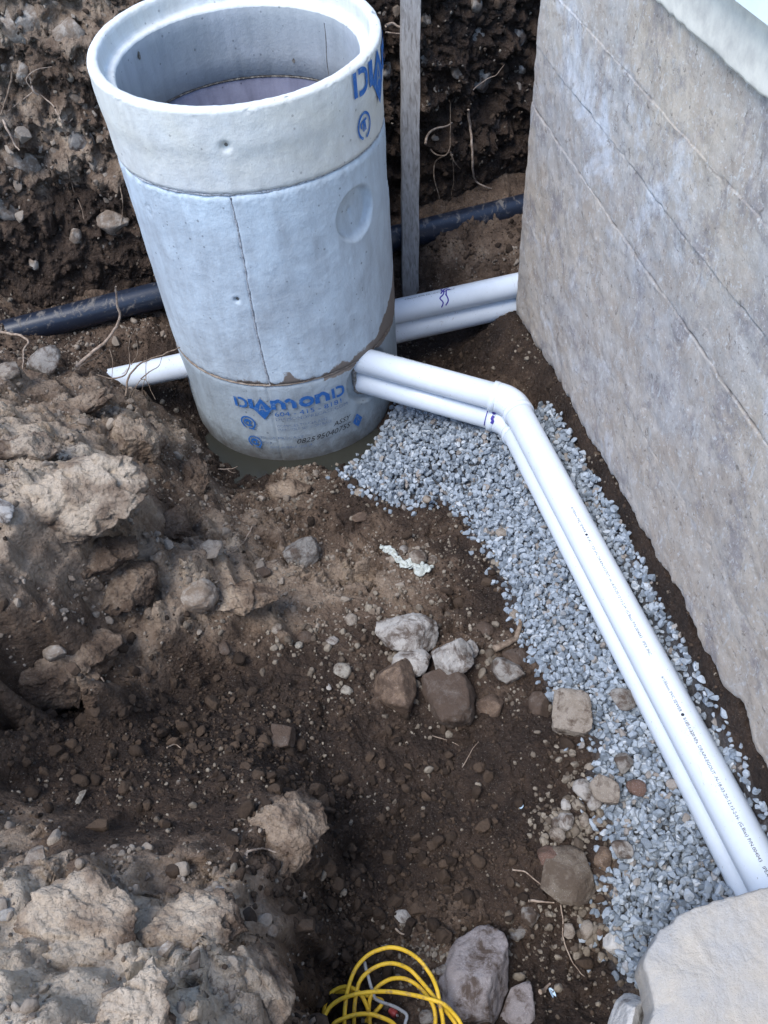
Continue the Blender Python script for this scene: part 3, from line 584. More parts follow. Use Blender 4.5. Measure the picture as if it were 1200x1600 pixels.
# grout in the joints, with smears
def joint(name, z, r0, hh, m, amp, seed):
    th = np.linspace(0, 2 * np.pi, 500, endpoint=False); V = []
    for k, (dz, dr) in enumerate(((-1, -.016), (-.7, .0), (0, .003), (.7, .0), (1, -.016))):
        Pq = cyl_pt(th, r0, th * 0 + z + dz * hh)
        V.append(cyl_pt(th, r0 + dr + amp * fbm(Pq, .05, 3, seed), z + dz * hh * (1 + .7 * fbm(Pq * [1, 1, 0], .07, 3, seed + 2)) + .002 * pn(Pq / .05, seed + 1)))
    V = np.stack(V, 1); return mesh_obj(name, V.reshape(-1, 3), grid_faces(500, 5, True), m, mh)
joint('mortar_joint', SEAM1, MR - .0060, .0050, 'seam', .0030, 121); joint('mortar_joint', SEAM2, MR - .005, .0045, 'mortar', .0015, 131)
joint_in = cyl_pt(np.linspace(0, 2 * np.pi, 200, endpoint=False), .4125, np.full(200, SEAM1))
V, f_ = tube_data(np.vstack([joint_in, joint_in[:1]]), .0035, 6, False); mesh_obj('inner_joint_sealant', V, f_, 'crack', mh)
zz_ = np.linspace(SEAM2 + .01, SEAM1 - .008, 90); tube('mould_seam', np.array([cyl_pt(rad(-96.2) + .012 * math.sin(z * 7) + .0030 * float(fbm(np.array([[z, 0, 0]]), .02, 3, 401)[0]), MR - .0025 + .0012 * float(fbm(np.array([[z, 3, 0]]), .03, 2, 402)[0]), z) for z in zz_]), .0030 + .0035 * np.abs(fbm(np.stack([zz_, zz_ * 0, zz_ * 0], 1), .02, 2, 403)), 'seam', mh, 6)
# bore seam and cast-in step holes
t0 = rad(44.5); ss = np.linspace(1.24, 1.445, 14); tube('bore_seam', np.array([cyl_pt(t0 + .01 * math.sin(z * 30), .4115, z) for z in ss]), .0018, 'crack', mh, 6)
def patch_on_cyl(name, th, z, pts2, r, m, par=None):
    V = np.array([cyl_pt(th + u / MR, r, z + v) for u, v in pts2]); return mesh_obj(name, V, [tuple(range(len(V)))], m, par or mh, False)
def blob(rx, ry, n=14, j=.25, seed=0):
    rr = random.Random(seed); return [(rx * (1 + rr.uniform(-j, j)) * math.cos(i * 2 * math.pi / n), ry * (1 + rr.uniform(-j, j)) * math.sin(i * 2 * math.pi / n)) for i in range(n)]
patch_on_cyl('lifting_hole', rad(-93.4), 1.395, blob(.009, .009, 14, .2, 1), MR - .012, 'crack'); patch_on_cyl('lifting_hole', rad(-102.6), .831, blob(.0075, .0075, 14, .2, 2), MR - .012, 'crack')
patch_on_cyl('rust_mark', rad(-43), 1.03, blob(.014, .012, 14, .5, 3), MR - .0465, 'crack')
for px, py, s in ((217, 87, .014), (459, 95, .009)):
    th, z = cyl(px, py, .411, True); V = [cyl_pt(th + u / .411, .4095, z + v) for u, v in blob(s * .6, s, 12, .2, px)]; mesh_obj('bore_hole', V, [tuple(reversed(range(12)))], 'crack', mh, False)
# ---- stencils
def strip(path, w, per=6, closed=False):
    P = smooth_path(path, per) if len(path) > 2 else np.array([np.array(path[0]) + (np.array(path[1]) - np.array(path[0])) * t for t in np.linspace(0, 1, 5)])
    if P.shape[1] == 2: P = np.hstack([P, np.zeros((len(P), 1))])
    T = np.gradient(P, axis=0); T /= np.linalg.norm(T, axis=1)[:, None] + 1e-9; n = np.stack([-T[:, 1], T[:, 0]], 1)
    V = []; f = []
    for k in range(len(P)): V += [P[k, :2] + n[k] * w / 2, P[k, :2] - n[k] * w / 2]
    for k in range(len(P) - 1): f.append((2 * k + 1, 2 * k + 3, 2 * k + 2, 2 * k))
    return V, f
def merge(parts):
    V = []; f = []
    for v, g in parts: f += [tuple(i + len(V) for i in q) for q in g]; V += [tuple(p) for p in v]
    return V, f
def rhombus(cx, cy, a, b, hole=True):
    V = []; f = []; n = 10
    for i in range(n + 1):
        t = i / n
        for j in range(n + 1):
            s = j / n; V.append((cx + a * (t - s), cy + b * (1 - t - s)))
    for i in range(n):
        for j in range(n): f.append((i * (n + 1) + j, (i + 1) * (n + 1) + j, (i + 1) * (n + 1) + j + 1, i * (n + 1) + j + 1))
    return V, f
def bent(name, Vf, th0, z0, s, m, R, par):
    V, f = Vf; V = np.array(V, float) * s; V[:, 1] *= 1.12; return mesh_obj(name, cyl_pt(th0 + V[:, 0] / R, R, z0 + V[:, 1]), f, m, par, False)
def D_(x): return [strip([(x, 0), (x, 1)], .27), strip([(x + .30, .93), (x + .62, .93), (x + .92, .78), (x + .98, .5), (x + .92, .22), (x + .62, .07), (x + .28, .07)], .23)]
def arch(x, w, t): return [strip([(x + t / 2, .72), (x + w * .45, .90), (x + w - t * 1.2, .84), (x + w - t * .5, .60)], t * .75)[0:2], strip([(x + w - t / 2, .66), (x + w - t / 2, 0)], t)]
def o_(x, w): return [strip([(x + w / 2 + (w / 2 - .13) * math.cos(a), .5 + .36 * math.sin(a)) for a in np.linspace(0, 2 * math.pi, 15)], .33, 2)]
def logo(th0, z0, s, par, R, upto=99, m='blue'):
    L = D_(.1); L += [strip([(1.55, 0), (1.55, 1)], .42)]
    if upto > 3: L += [strip([(3.55, 0), (3.55, .95)], .42)] + arch(3.5, 1.15, .42) + arch(4.45, 1.15, .42) + o_(5.85, 1.3) + [strip([(7.45, 0), (7.45, .95)], .42)] + arch(7.4, 1.2, .42) + D_(8.95)
    for q in L: bent('stencil_letter_stroke', q, th0, z0, s, m, R, par)
    bent('stencil_diamond', rhombus(2.52, .02, .86, 1.12), th0, z0, s, m, R, par)
    bent('stencil_letter_in_diamond', merge([strip([(2.2, -.2), (2.5, .6)], .12), strip([(2.8, -.2), (2.5, .6)], .12), strip([(2.3, .0), (2.7, .0)], .10)]), th0, z0, s, 'bluefade', R + .0006, par)
RL = MR + .0042
th0 = rad(-116); SL = .0465
logo(th0, .306, SL, mh, RL)
def text_data(body, size, shear=0.):
    cu = bpy.data.curves.new('t', 'FONT'); cu.body = body; cu.size = size; cu.shear = shear; cu.resolution_u = 2
    o = bpy.data.objects.new('t', cu); me = bpy.data.meshes.new_from_object(o)
    V = [(v.co.x, v.co.y) for v in me.vertices]; f = [tuple(p.vertices) for p in me.polygons]
    bpy.data.objects.remove(o); bpy.data.curves.remove(cu); bpy.data.meshes.remove(me); return V, f
def text_cyl(name, body, th, z, size, m, R=RL, shear=0., slope=0., sx=1.):
    V, f = text_data(body, size, shear); V = np.array(V); x = V[:, 0] * sx
    return mesh_obj(name, cyl_pt(th + x / R, R, z + V[:, 1] + slope * x), f, m, mh, False)
tt = th0 + 3.45 * SL / MR
text_cyl('stencil_phone_number', '604 - 415 - 8181', tt, .268, .034, 'blue', sx=1.28)
text_cyl('stencil_small_print', 'DIAMONDPRECAST.COM', tt, .243, .024, 'bluefade', sx=1.15)
text_cyl('stencil_small_print', 'COMPLIES TO CSA A257', tt, .205, .020, 'bluefade'); text_cyl('stencil_small_print', 'MANHOLE SECTION BASE', tt, .184, .020, 'bluefade')
text_cyl('stencil_small_print', 'DATE OF PRECAST', tt - .26, .135, .021, 'bluefade', sx=1.3); text_cyl('stencil_small_print', 'WEIGHT', tt - .22, .108, .018, 'bluefade'); text_cyl('stencil_small_print', 'CAST IN PLACE BASE 24', tt - .1, .082, .017, 'bluefade')
text_cyl('handwriting', '0825', rad(-89), .104, .040, 'ink', RL + .0006, .35, .02); text_cyl('handwriting', '9504075S', rad(-79), .108, .040, 'ink', RL + .0006, .35, .05); text_cyl('handwriting', 'ASSY', rad(-69), .155, .036, 'ink', RL + .0006, .3, .05)
def emblem(th, z, s, R=RL):
    L = [strip([(math.cos(a), math.sin(a)) for a in np.linspace(rad(-60), rad(235), 16)], .24, 2), strip([(-.1, -.95), (.75, -1.0)], .22), strip([(.52 * math.cos(a), .5 * math.sin(a)) for a in np.linspace(rad(20), rad(330), 12)], .26, 2), strip([(-.3, .1), (.0, .35), (.3, .0)], .2), strip([(.1, -.4), (.35, .3)], .22)]
    bent('stencil_seal', merge(L), th, z, s, 'blue', R, mh)
emblem(rad(-111.4), .220, .030); emblem(rad(-110.2), .110, .028)
bent('stencil_diamond', rhombus(0, 0, 1, 1.35), rad(-55.2), .128, .026, 'blue', RL, mh); bent('stencil_letter_in_diamond', merge([strip([(-.35, -.3), (0, .7)], .16), strip([(.35, -.3), (0, .7)], .16)]), rad(-55.2), .128, .026, 'bluefade', RL + .0006, mh)
logo(rad(-39.5), 1.425, .068, mh, MR + .0105, 99); 
bent('stencil_seal', merge([strip([(math.cos(a), 1.0 * math.sin(a)) for a in np.linspace(rad(-80), rad(250), 18)], .22, 2), strip([(-.2, -.4), (0, .45), (.2, -.4)], .22), strip([(-.5, -.1), (-.5, .3), (.4, .5)], .22)]), rad(-34), 1.322, .036, 'blue', MR + .0062, mh)

# ------------------------------------------------------------------ pipes
PR = .0535
def unit(v): v = np.asarray(v, float); return v / np.linalg.norm(v)
def pipe_run(label, A0, Bnd, E0, texts, marks, dirty=False):
    t = thing('white_drain_pipe', label, 'pipe', tuple(Bnd), 'white plastic drain pipes'); m = 'pvc_dirty' if dirty else 'pvc'
    d1, d2 = unit(Bnd - A0), unit(E0 - Bnd); L = .085
    tube('pipe_length', np.array([A0, Bnd - d1 * .05]), PR, m, t, 56); tube('pipe_length', np.array([Bnd + d2 * .05, E0]), PR, m, t, 56)
    a = Bnd - d1 * L; b = Bnd + d2 * L; r2 = PR + .0078
    bz = np.array([(1 - s) ** 2 * (Bnd - d1 * .058) + 2 * s * (1 - s) * Bnd + s * s * (Bnd + d2 * .058) for s in np.linspace(0, 1, 14)])
    path = np.vstack([a, a + d1 * .001, a + d1 * .002, bz[0] - d1 * .003, bz[0] - d1 * .001, bz, bz[-1] + d2 * .001, bz[-1] + d2 * .003, b - d2 * .002, b - d2 * .001, b])
    R = np.array([PR - .002, PR + .0035, r2, r2, r2 - .0022] + [r2 - .0015] * 14 + [r2 - .0022, r2, r2, PR + .0035, PR - .002]); R[8:16] = r2 - .001
    tube('elbow', path, R, m, t, 56)
    for (O, d, s0, body, ang, size) in texts:
        V, f = text_data(body, size); V = np.array(V); side = unit(np.cross(d, [0, 0, 1])); upv = np.cross(side, d)
        # reading runs along d, tops point to the right-hand side of d seen from above reversed
        angs = math.radians(ang) + V[:, 1] / PR
        P = O + (s0 + V[:, 0])[:, None] * d + (PR + .0007) * (np.cos(angs)[:, None] * upv - np.sin(angs)[:, None] * side)
        mesh_obj('printed_text', P, f, 'ink', t, False)
    for (O, d, s0, a0, a1, w, m2) in marks:
        side = unit(np.cross(d, [0, 0, 1])); upv = np.cross(side, d); aa = np.radians(np.linspace(a0, a1, 14)); V = []
        for q in aa:
            for s in (s0, s0 + w): V.append(O + s * d + (PR + .0088 if m2 == 'ring' else PR + .0008) * (math.cos(q) * upv - math.sin(q) * side))
        mesh_obj('marker_line', V, [(2 * i, 2 * i + 2, 2 * i + 3, 2 * i + 1) for i in range(13)], 'marker', t, False)
    return t
A0 = np.array([-.06, 2.655, .395]); Bd = at(800, 627, .345); E0 = at(1212, 1406, .335) + (at(1212, 1406, .335) - at(1000, 1010, .34)) * .55
dz = np.array([0, 0, -.1085]); sh = np.array([-.001, 0, 0])
d2 = unit(E0 - Bd); d1 = unit(Bd - A0)
LINE = '4/100mm PVC SEWER \u25CF B182.1-320 kPa. DRAIN-EGOUT -N-18-03-20-12:13-2-H- (G.Bias) P/N.004043   IPEX INC.'
w_text = max(v[0] for v in text_data(LINE, .0125)[0])
pA = at(1033, 1058, .385); s_2 = (pA - Bd) @ d2
W_ = thing  # noqa
pipe_run('upper white drain pipe of the long right-hand run, black print along its top', A0, Bd, E0,
         [(Bd, d2, s_2, LINE, -17, .0125), (Bd, d2, s_2 - w_text - .07, LINE, -17, .0125), (A0, d1, .05, LINE[:44], 24, .011)], [])
B2 = Bd + dz + sh; A2 = A0 + dz; E2 = E0 + dz + sh
pipe_run('lower white drain pipe half hidden beneath the long right-hand run, purple marker at its elbow', A2, B2, E2, [],
         [(B2, d1, -.094, -100, -10, .004, 'x'), (B2, d2, .090, -20, 95, .0035, 'x'), (B2, d2, .102, -10, 95, .003, 'x'), (B2, d2, .114, -10, 95, .0025, 'x')])
# purple blob on the lower elbow
bl = thing('marker_doodle_anchor', '', '') if False else None
dx_ = A0[:2] - MC; qa, qb, qc = d1[:2] @ d1[:2], 2 * dx_ @ d1[:2], dx_ @ dx_ - MR ** 2; tex = (-qb + (qb * qb - 4 * qa * qc) ** .5) / (2 * qa); X0 = A0 + d1 * tex; thx = math.atan2(X0[1] - MC[1], X0[0] - MC[0])
gp = []
for a in np.linspace(0, 2 * math.pi, 41): gp.append((1.07 * .058 * math.cos(a), (.058 * math.sin(a) + (0 if math.sin(a) >= 0 else -.1085)) + X0[2]))
gw = np.array([cyl_pt(thx + u / MR, MR - .026, z) for u, z in gp]); grr = .010 + .006 * fbm(gw, .03, 3, 501)
tube('pipe_grout', gw + .004 * fbm(gw, .04, 2, 502)[:, None], np.clip(grr, .004, .02), 'grout', mh, 8)
# the pair running behind the corner
def straight(label, P, Q, m, r, name='white_drain_pipe', group='white plastic drain pipes', texts=()):
    t = thing(name, label, 'pipe', tuple(P), group); tube('pipe_length', np.array([P, Q]), r, m, t, 48); return t
P1 = at(612, 488, .36); Q1 = at(800, 447, .345); dd = unit(Q1 - P1)
tp = straight('upper of the two white pipes running behind the wall corner, purple scribble on it', P1 - dd * .25, Q1 + dd * .7, 'pvc', PR)
tp2 = straight('lower of the two white pipes running behind the wall corner, mud spotted', P1 - dd * .25 + dz, Q1 + dd * .7 + dz, 'pvc_dirty', PR)
def scrib(tp, O, d, paths, m='marker', w=.006, r=PR):
    side = unit(np.cross(d, [0, 0, 1])); upv = np.cross(side, d); V, f = merge([strip(p, w, 4) for p in paths]); V = np.array(V)
    a = V[:, 1] / r; P = O + V[:, 0][:, None] * d + (r + .0008) * (np.cos(a)[:, None] * upv + np.sin(a)[:, None] * side)
    mesh_obj('marker_scribble', P, f, m, tp, False)
Oq = at(697, 462, .40); Oq = P1 + dd * ((Oq - P1) @ dd)
scrib(tp, Oq, dd, [[(-.03, .075), (-.02, .055), (-.03, .035), (-.01, .02), (.0, .0)], [(-.02, .015), (.0, -.005), (.03, -.02)], [(.0, .03), (.012, .0), (.03, .0)], [(-.01, .07), (.005, .05), (.0, .02)], [(.0, .01), (-.01, -.01), (.01, -.03)]])
V, f = text_data('4/100mm PVC SEWER  B182.1-320 kPa. DRAIN-EGOUT', .010); V = np.array(V); side = unit(np.cross(dd, [0, 0, 1])); upv = np.cross(side, dd); an = rad(6) + -V[:, 1] / PR
mesh_obj('printed_text', P1 + (V[:, 0] + .06)[:, None] * dd + (PR + .0007) * (np.cos(an)[:, None] * upv + np.sin(an)[:, None] * side), f, 'ink', tp, False)
# purple blot on the lower elbow of the run
low = [o for o in bpy.data.objects if o.name.startswith('white_drain_pipe')][1]
scrib(low, B2, d1, [[(-.070, .030), (-.064, .036), (-.060, .030)], [(-.062, .045), (-.066, .058), (-.060, .066), (-.064, .078)]], w=.011, r=PR + .0082)
# left pipe that disappears into the mound
P3 = at(286, 571, .31); Q3 = at(130, 605, .28); d3 = unit(Q3 - P3)
straight('single white pipe left of the manhole, half buried in the mound with roots over it', P3 - d3 * .18, P3 + d3 * 1.1, 'pvc_dirty', PR)
# black pipe crossing behind
bp0, bp1 = at(0, 524, .40), at(810, 324, .40); db_ = unit(bp1 - bp0)
bpo = thing('black_pipe', 'long muddy black plastic pipe crossing behind the manhole at the foot of the bank', 'pipe', tuple(bp0))
sgm = np.linspace(-.8, 3.6, 60); tube('pipe_length', np.array([bp0 + db_ * s + np.array([0, 0, .004 * math.sin(s * 2.2)]) for s in sgm]), .060, 'black', bpo, 40)

# ------------------------------------------------------------------ wooden stake
sk = thing('wooden_stake', 'tall grey weathered timber stake standing behind the manhole', 'stake', tuple(at(640, 455, .2)))
sb = at(640, 462, .18); stp = np.array([at(641, 0, 1.37)[0], at(641, 0, 1.37)[1], 1.37]); stp = sb + (stp - sb) * 1.35
V = []; nz = 40
for i in range(nz + 1):
    c = sb - [0, 0, .1] + (stp - sb + [0, 0, .1]) * i / nz; wob = .0015 * math.sin(i * .9)
    for x, y in ((-.041, 0), (-.038, -.019), (.038, -.019), (.041, 0), (.041, .019), (-.041, .019)): V.append((c[0] + x + wob, c[1] + y, c[2]))
f = [tuple(range(6))[::-1], tuple(nz * 6 + k for k in range(6))]
for i in range(nz):
    for k in range(6): f.append((i * 6 + k, i * 6 + (k + 1) % 6, (i + 1) * 6 + (k + 1) % 6, (i + 1) * 6 + k))
mesh_obj('timber', V, f, 'wood', sk, False)

# ------------------------------------------------------------------ stones
_ico = {}
def ico(n):
    if n not in _ico:
        bm = bmesh.new(); bmesh.ops.create_icosphere(bm, subdivisions=n, radius=1); bm.verts.ensure_lookup_table()
        _ico[n] = (np.array([v.co[:] for v in bm.verts]), np.array([[v.index for v in q.verts] for q in bm.faces])); bm.free()
    return _ico[n]
def stone_verts(seed, ang, n=4, nz=.18):
    V, Fc = ico(n); V = V.copy(); rr = np.random.default_rng(seed)
    if ang >= .95: V = V / ((np.abs(V) ** 5).sum(1) ** .2)[:, None] * .95; k0 = 2
    V += nz * (.5 if ang >= .95 else 1) * fbm(V + seed * 3.1, .9, 3, seed % 50)[:, None] * V * .5
    k = 3 if ang >= .95 else int(6 + 12 * ang)
    for _ in range(k):
        d = rr.normal(size=3); d /= np.linalg.norm(d); lim = rr.uniform(.5, .86) if ang > .45 else (rr.uniform(.58, .9) if ang > .25 else rr.uniform(.74, .95))
        s = V @ d; m = s > lim; V[m] -= ((s[m] - lim) * (.92 if ang > .3 else .7))[:, None] * d
    V += (.035 * fbm(V, .25, 3, seed % 40))[:, None] * V
    V += (.02 * fbm(V, .09, 2, seed % 30))[:, None] * V if n >= 4 else 0
    V /= np.abs(V).max(0); return V, Fc
def stone(px, py, w, h, mt, label, ang=.5, rot=0, sink=.3, tall=.75, name='stone', cat='stone', group=None, n=4, loc=None, face=None):
    p = (loc if loc is not None else hit(px, py)); dep = np.linalg.norm((M.T @ (p - CAM))[2]); a = w * dep / F / 2; b = h * dep / F / 2
    V, Fc = stone_verts(px * 7 + py, ang, n)
    D3 = np.array([a, b * 1.1, min(a, b) * tall]); V = V * D3
    c, s = math.cos(rot), math.sin(rot); az = math.atan2(p[0], p[1])
    R = np.array([[math.cos(az), math.sin(az), 0], [-math.sin(az), math.cos(az), 0], [0, 0, 1]]); Rr = np.array([[c, -s, 0], [s, c, 0], [0, 0, 1]])
    V = V @ Rr.T; V = V @ R.T
    cen = hit(px, py, max(D3[2] * (1 - 2 * sink), 0)) if loc is None else p
    if sink > .5: cen = cen + np.array([0, 0, D3[2] * (1 - 2 * sink)])
    if loc is None and in_poly(np.array([cen[0]]), np.array([cen[1]]), GP)[0]: cen = hit(px, py, D3[2] * .6 + .034)      # rests on the gravel
    o = mesh_obj(name, V, Fc, mt); o.location = Vector([float(x) for x in cen]); return tag(o, label, cat, group)
r_ = rad
ST = [ # px py w h material label ang rot sink tall
 (471,865,64,50,'s_grey','grey angular stone lying alone on bare soil between the puddle and the white tape',.7,.2,.25,.7),
 (564,808,30,18,'s_brown','small flat brown stone between the puddle and the white tape',.3,.1,.35,.5),
 (652,871,32,25,'s_tan','tan rounded stone tucked behind the white crumpled tape',.2,0,.3,.7),
 (631,859,15,15,'s_grey','small round grey stone at the left of the tan one above the white tape',.2,0,.3,.8),
 (676,875,16,15,'s_tan','small tan stone at the right of the white crumpled tape',.2,0,.3,.8),
 (637,988,92,62,'s_pale','largest pale grey boulder of the cluster in the middle of the pit',.35,-.35,.2,.75),
 (644,1034,58,44,'s_pale','smooth pale grey stone directly below the largest pale boulder',.25,.1,.22,.8),
 (708,1036,66,66,'s_pale','rough pale upright stone at the right of the middle cluster',.8,-.7,.18,.9),
 (619,1076,72,84,'s_brown','brown and ochre blocky rock at the lower left of the middle cluster',.7,.5,.25,.9),
 (697,1090,84,84,'s_dark','big mud covered dark rock at the bottom of the middle cluster',.5,.2,.3,.9),
 (792,1048,50,44,'s_grey','flat grey stone beside the stubby root near the gravel',.75,.2,.22,.6),
 (806,1030,34,34,'s_dark','dark flat stone tucked behind the flat grey stone by the stubby root',.6,.5,.3,.6),
 (767,1102,44,34,'s_brown','brown lump of rock right of the muddy dark rock',.5,.2,.3,.8),
 (535,1048,30,26,'s_beige','whitish oval stone on dark soil left of the middle cluster',.4,-.3,.2,.8),
 (542,1079,20,19,'s_beige','smaller whitish stone just below the whitish oval one',.6,.2,.2,.8),
 (513,1073,14,9,'s_pale','pale flake of stone left of the smaller whitish stone',.6,-.9,.2,.5),
 (548,968,22,22,'s_tan','tan egg shaped stone half sunk above the row of pebbles',.2,.7,.35,.8),
 (477,996,28,22,'s_dark','soil covered round stone above the little white pebble',.2,0,.35,.8),
 (466,1009,17,13,'s_beige','little round white pebble beneath the soil covered stone',.1,0,.2,.8),
 (519,1002,22,15,'s_pale','pale flattened pebble left of the largest boulder',.2,.2,.25,.7),
 (733,1015,27,26,'s_pale','mottled grey stone between the upright pale stone and the stubby root',.3,0,.35,.8),
 (754,985,34,26,'s_dark','earth coloured stone half sunk above the mottled grey stone',.2,0,.45,.7),
 (804,959,19,16,'s_tan','tan stone on the left edge of the gravel above the stubby root',.4,.3,.25,.7),
 (784,832,20,15,'s_tan','tan pebble on the gravel edge level with the white tape',.3,.2,.3,.7),
 (562,770,18,17,'s_tan','round tan pebble at the tip of the gravel beside the puddle',.1,.2,.3,.8),
 (667,780,14,14,'s_tan','round tan pebble on the upper edge of the gravel bed',.1,.2,.3,.8),
 (846,1103,42,44,'s_dark','dark clayey stone touching the left side of the square tan block',.5,.4,.3,.8),
 (893,1114,62,66,'s_tan','squarish tan block of stone resting at the edge of the gravel',.95,.25,.15,.75),
 (973,1092,42,34,'s_grey','rough grey stone lying on the gravel beside the white pipe',.6,.1,.25,.8),
 (974,1192,31,32,'s_grey','round grey brown stone on the gravel above the reddish one',.4,.5,.25,.85),
 (996,1231,35,24,'s_red','dark reddish brown oval stone on the gravel',.15,.1,.2,.8),
 (948,1236,50,44,'s_tan','triangular brown grey stone at the gravel edge beside the grey egg stone',.8,-.5,.25,.6),
 (910,1234,30,38,'s_pale','grey egg shaped stone left of the triangular stone',.3,.7,.25,.8),
 (930,1254,25,26,'s_pale','pale round stone beneath the triangular stone',.2,0,.2,.85),
 (884,1282,27,29,'s_pale','pale grey round stone in the pebble cluster at the gravel corner',.2,0,.2,.9),
 (868,1286,17,18,'s_grey','small grey stone left of the pale grey round stone in the pebble cluster',.2,0,.3,.9),
 (870,1305,27,24,'s_tan','ochre oval stone at the bottom of the pebble cluster',.2,-.2,.2,.8),
 (857,1338,36,32,'s_red','dark red brown rounded stone below the ochre oval stone',.3,.2,.25,.8),
 (884,1258,17,20,'s_pale','small upright pale stone above the pebble cluster',.3,.3,.25,.8),
 (912,1282,18,22,'s_tan','small tan stone between the two pale round stones of the pebble cluster',.3,.3,.3,.8),
 (933,1284,25,20,'s_tan','tan flat stone at the right of the pebble cluster touching gravel',.4,.3,.25,.7),
 (921,1198,16,14,'s_tan','small tan stone at the corner where dark soil meets gravel',.3,.3,.25,.7),
 (971,1330,36,32,'s_pale','blocky pale stone lying on the gravel right of the flat brown slab stone',.85,.1,.2,.8),
 (943,1345,30,40,'s_brown','brown stone leaning on the right end of the flat brown slab stone',.5,.3,.3,.7),
 (892,1368,100,84,'s_soil2','large flat brown slab of stone half buried at the gravel edge',.8,.5,.3,.4),
 (748,1530,118,150,'s_purple','largest mauve grey boulder beside the yellow cord',.45,-.25,.2,.75),
 (812,1575,56,80,'s_purple','second mauve grey boulder partly behind the largest one at the bottom edge',.4,.1,.3,.7),
 (628,1434,30,24,'s_pale','half buried pale cap of stone above the yellow cord',.2,0,.45,.8),
 (830,1431,32,36,'s_grey','angular grey stone below the flat brown slab stone',.8,.5,.2,.7),
 (808,1458,26,25,'s_grey','blocky grey stone at the upper right of the largest mauve boulder',.7,.2,.3,.7),
 (917,1453,24,29,'s_tan','tan and white egg stone near the bottom of the gravel',.2,.2,.2,.85),
 (889,1455,21,22,'s_tan','small tan pointed stone left of the tan and white egg stone',.7,.2,.2,.7),
 (938,1457,17,18,'s_brown','small brown stone right of the tan and white egg stone',.4,.2,.3,.7),
 (961,1471,38,34,'s_white','whitish jagged stone with dark spots at the bottom edge of the gravel',.9,.2,.2,.8),
 (690,1517,24,16,'s_grey','small grey stone at the left of the largest mauve boulder',.3,.1,.25,.8),
 (667,1592,26,24,'s_grey','grey stone inside the loops of the yellow cord',.3,.1,.3,.8),
 (67,567,60,50,'s_grey','grey blocky rock on top of the left mound beside the black pipe',.8,.15,.18,.9),
 (12,583,42,38,'s_tan','tan clod like rock at the left edge in front of the black pipe',.6,.4,.3,.8),
 (330,860,42,34,'s_tan','pinkish tan flat stone poking out below the pale mound',.7,.4,.3,.5),
 (308,932,66,62,'s_soil','smooth dust covered round boulder embedded in the middle left slope',.15,0,.4,.85),
 (3,797,34,56,'s_pale','whitish rock cut off by the left edge of the picture',.6,.1,.25,.8),
 (112,1054,70,62,'s_soil','large angular pale rock sticking out above the dark hollow on the left',.8,-.3,.28,.9),
 (88,1018,38,38,'s_soil','pale knob of rock on top of the large angular pale rock',.4,.2,.3,.9),
 (410,898,30,24,'s_dark','muddy brown stone right of the dusty round boulder',.5,.2,.35,.7),
 (400,926,22,14,'s_pale','small pale stone below the muddy brown stone',.6,.4,.35,.7),
 (348,1010,18,34,'s_dark','narrow upright muddy stone at the rim of the dark hole',.4,.1,.35,.8),
 (432,982,20,16,'s_tan','tan pebble at the right end of the dusty ridge',.3,.1,.35,.8),
 (165,1418,18,17,'s_pale','small pale disc shaped stone on the dry bottom left heap',.4,.1,.3,.6),
 (58,1343,46,34,'s_soil','pale stone slab at the upper edge of the dry bottom left heap',.7,.4,.4,.6),
 (122,1248,34,14,'s_beige','flat whitish stone in the dark soil at lower left',.6,.1,.45,.5),
 (8,1426,26,34,'s_pale','pale stone at the left picture edge on the dry heap',.5,.1,.35,.8),
 (270,1392,30,22,'s_brown','brown stone sunk at the upper rim of the dry heap',.6,.1,.4,.7),
 (252,1490,50,20,'s_soil','long pale stone lying across the dry heap',.7,-.1,.4,.7),
 (344,1391,16,16,'s_pale','small pale stone on the rim of the dry heap left of the dark trench',.4,-.1,.3,.7),
 (440,1318,38,26,'s_pale','pale stone set in the white streaked cap of the lower mound',.6,-.1,.4,.7),
 (475,1330,16,16,'s_white','small whitish stone next to the pale one in the lower mound cap',.6,-.1,.3,.7),
 (159,1293,10,10,'s_beige','tiny white pebble in dark soil above the dry heap',.3,0,.3,.8),
 (279,1223,9,9,'s_beige','tiny white pebble alone on dark soil at mid left',.3,0,.3,.8),
 (240,1528,24,40,'s_soil','tall pale fragment standing in the dry heap',.8,.3,.4,.8),
 (397,1520,24,18,'s_pale','pale stone at the right brink of the dry heap',.5,.3,.4,.8),
 (420,1453,24,28,'s_soil','dusty stone high on the right side of the dry heap',.5,.3,.4,.8),
 (305,1500,40,22,'s_soil','dusty wedge of stone beside the long pale stone on the dry heap',.8,.5,.45,.7),
 (440,1150,48,46,'s_dark','dark soil crusted rock in the middle of the dark slope',.4,.2,.38,.7),
 (230,1370,16,10,'s_pale','thin pale chip near the brown sunk stone on the dry heap',.8,.5,.35,.6),
]
for k, q in enumerate(ST):
    px, py, w, h, mt, label, ang, rot, sink, tall = q
    sink = min(sink + .06, .48) if sink < .5 else sink
    if 600 < px < 820 and 950 < py < 1130: w *= 1.12; h *= 1.12
    stone(px, py, w, h, mt, label, ang, rot, sink, tall, 'boulder' if w > 75 else 'stone', 'boulder' if w > 75 else 'stone', None, 5 if w > 60 else (4 if w > 22 else 3))
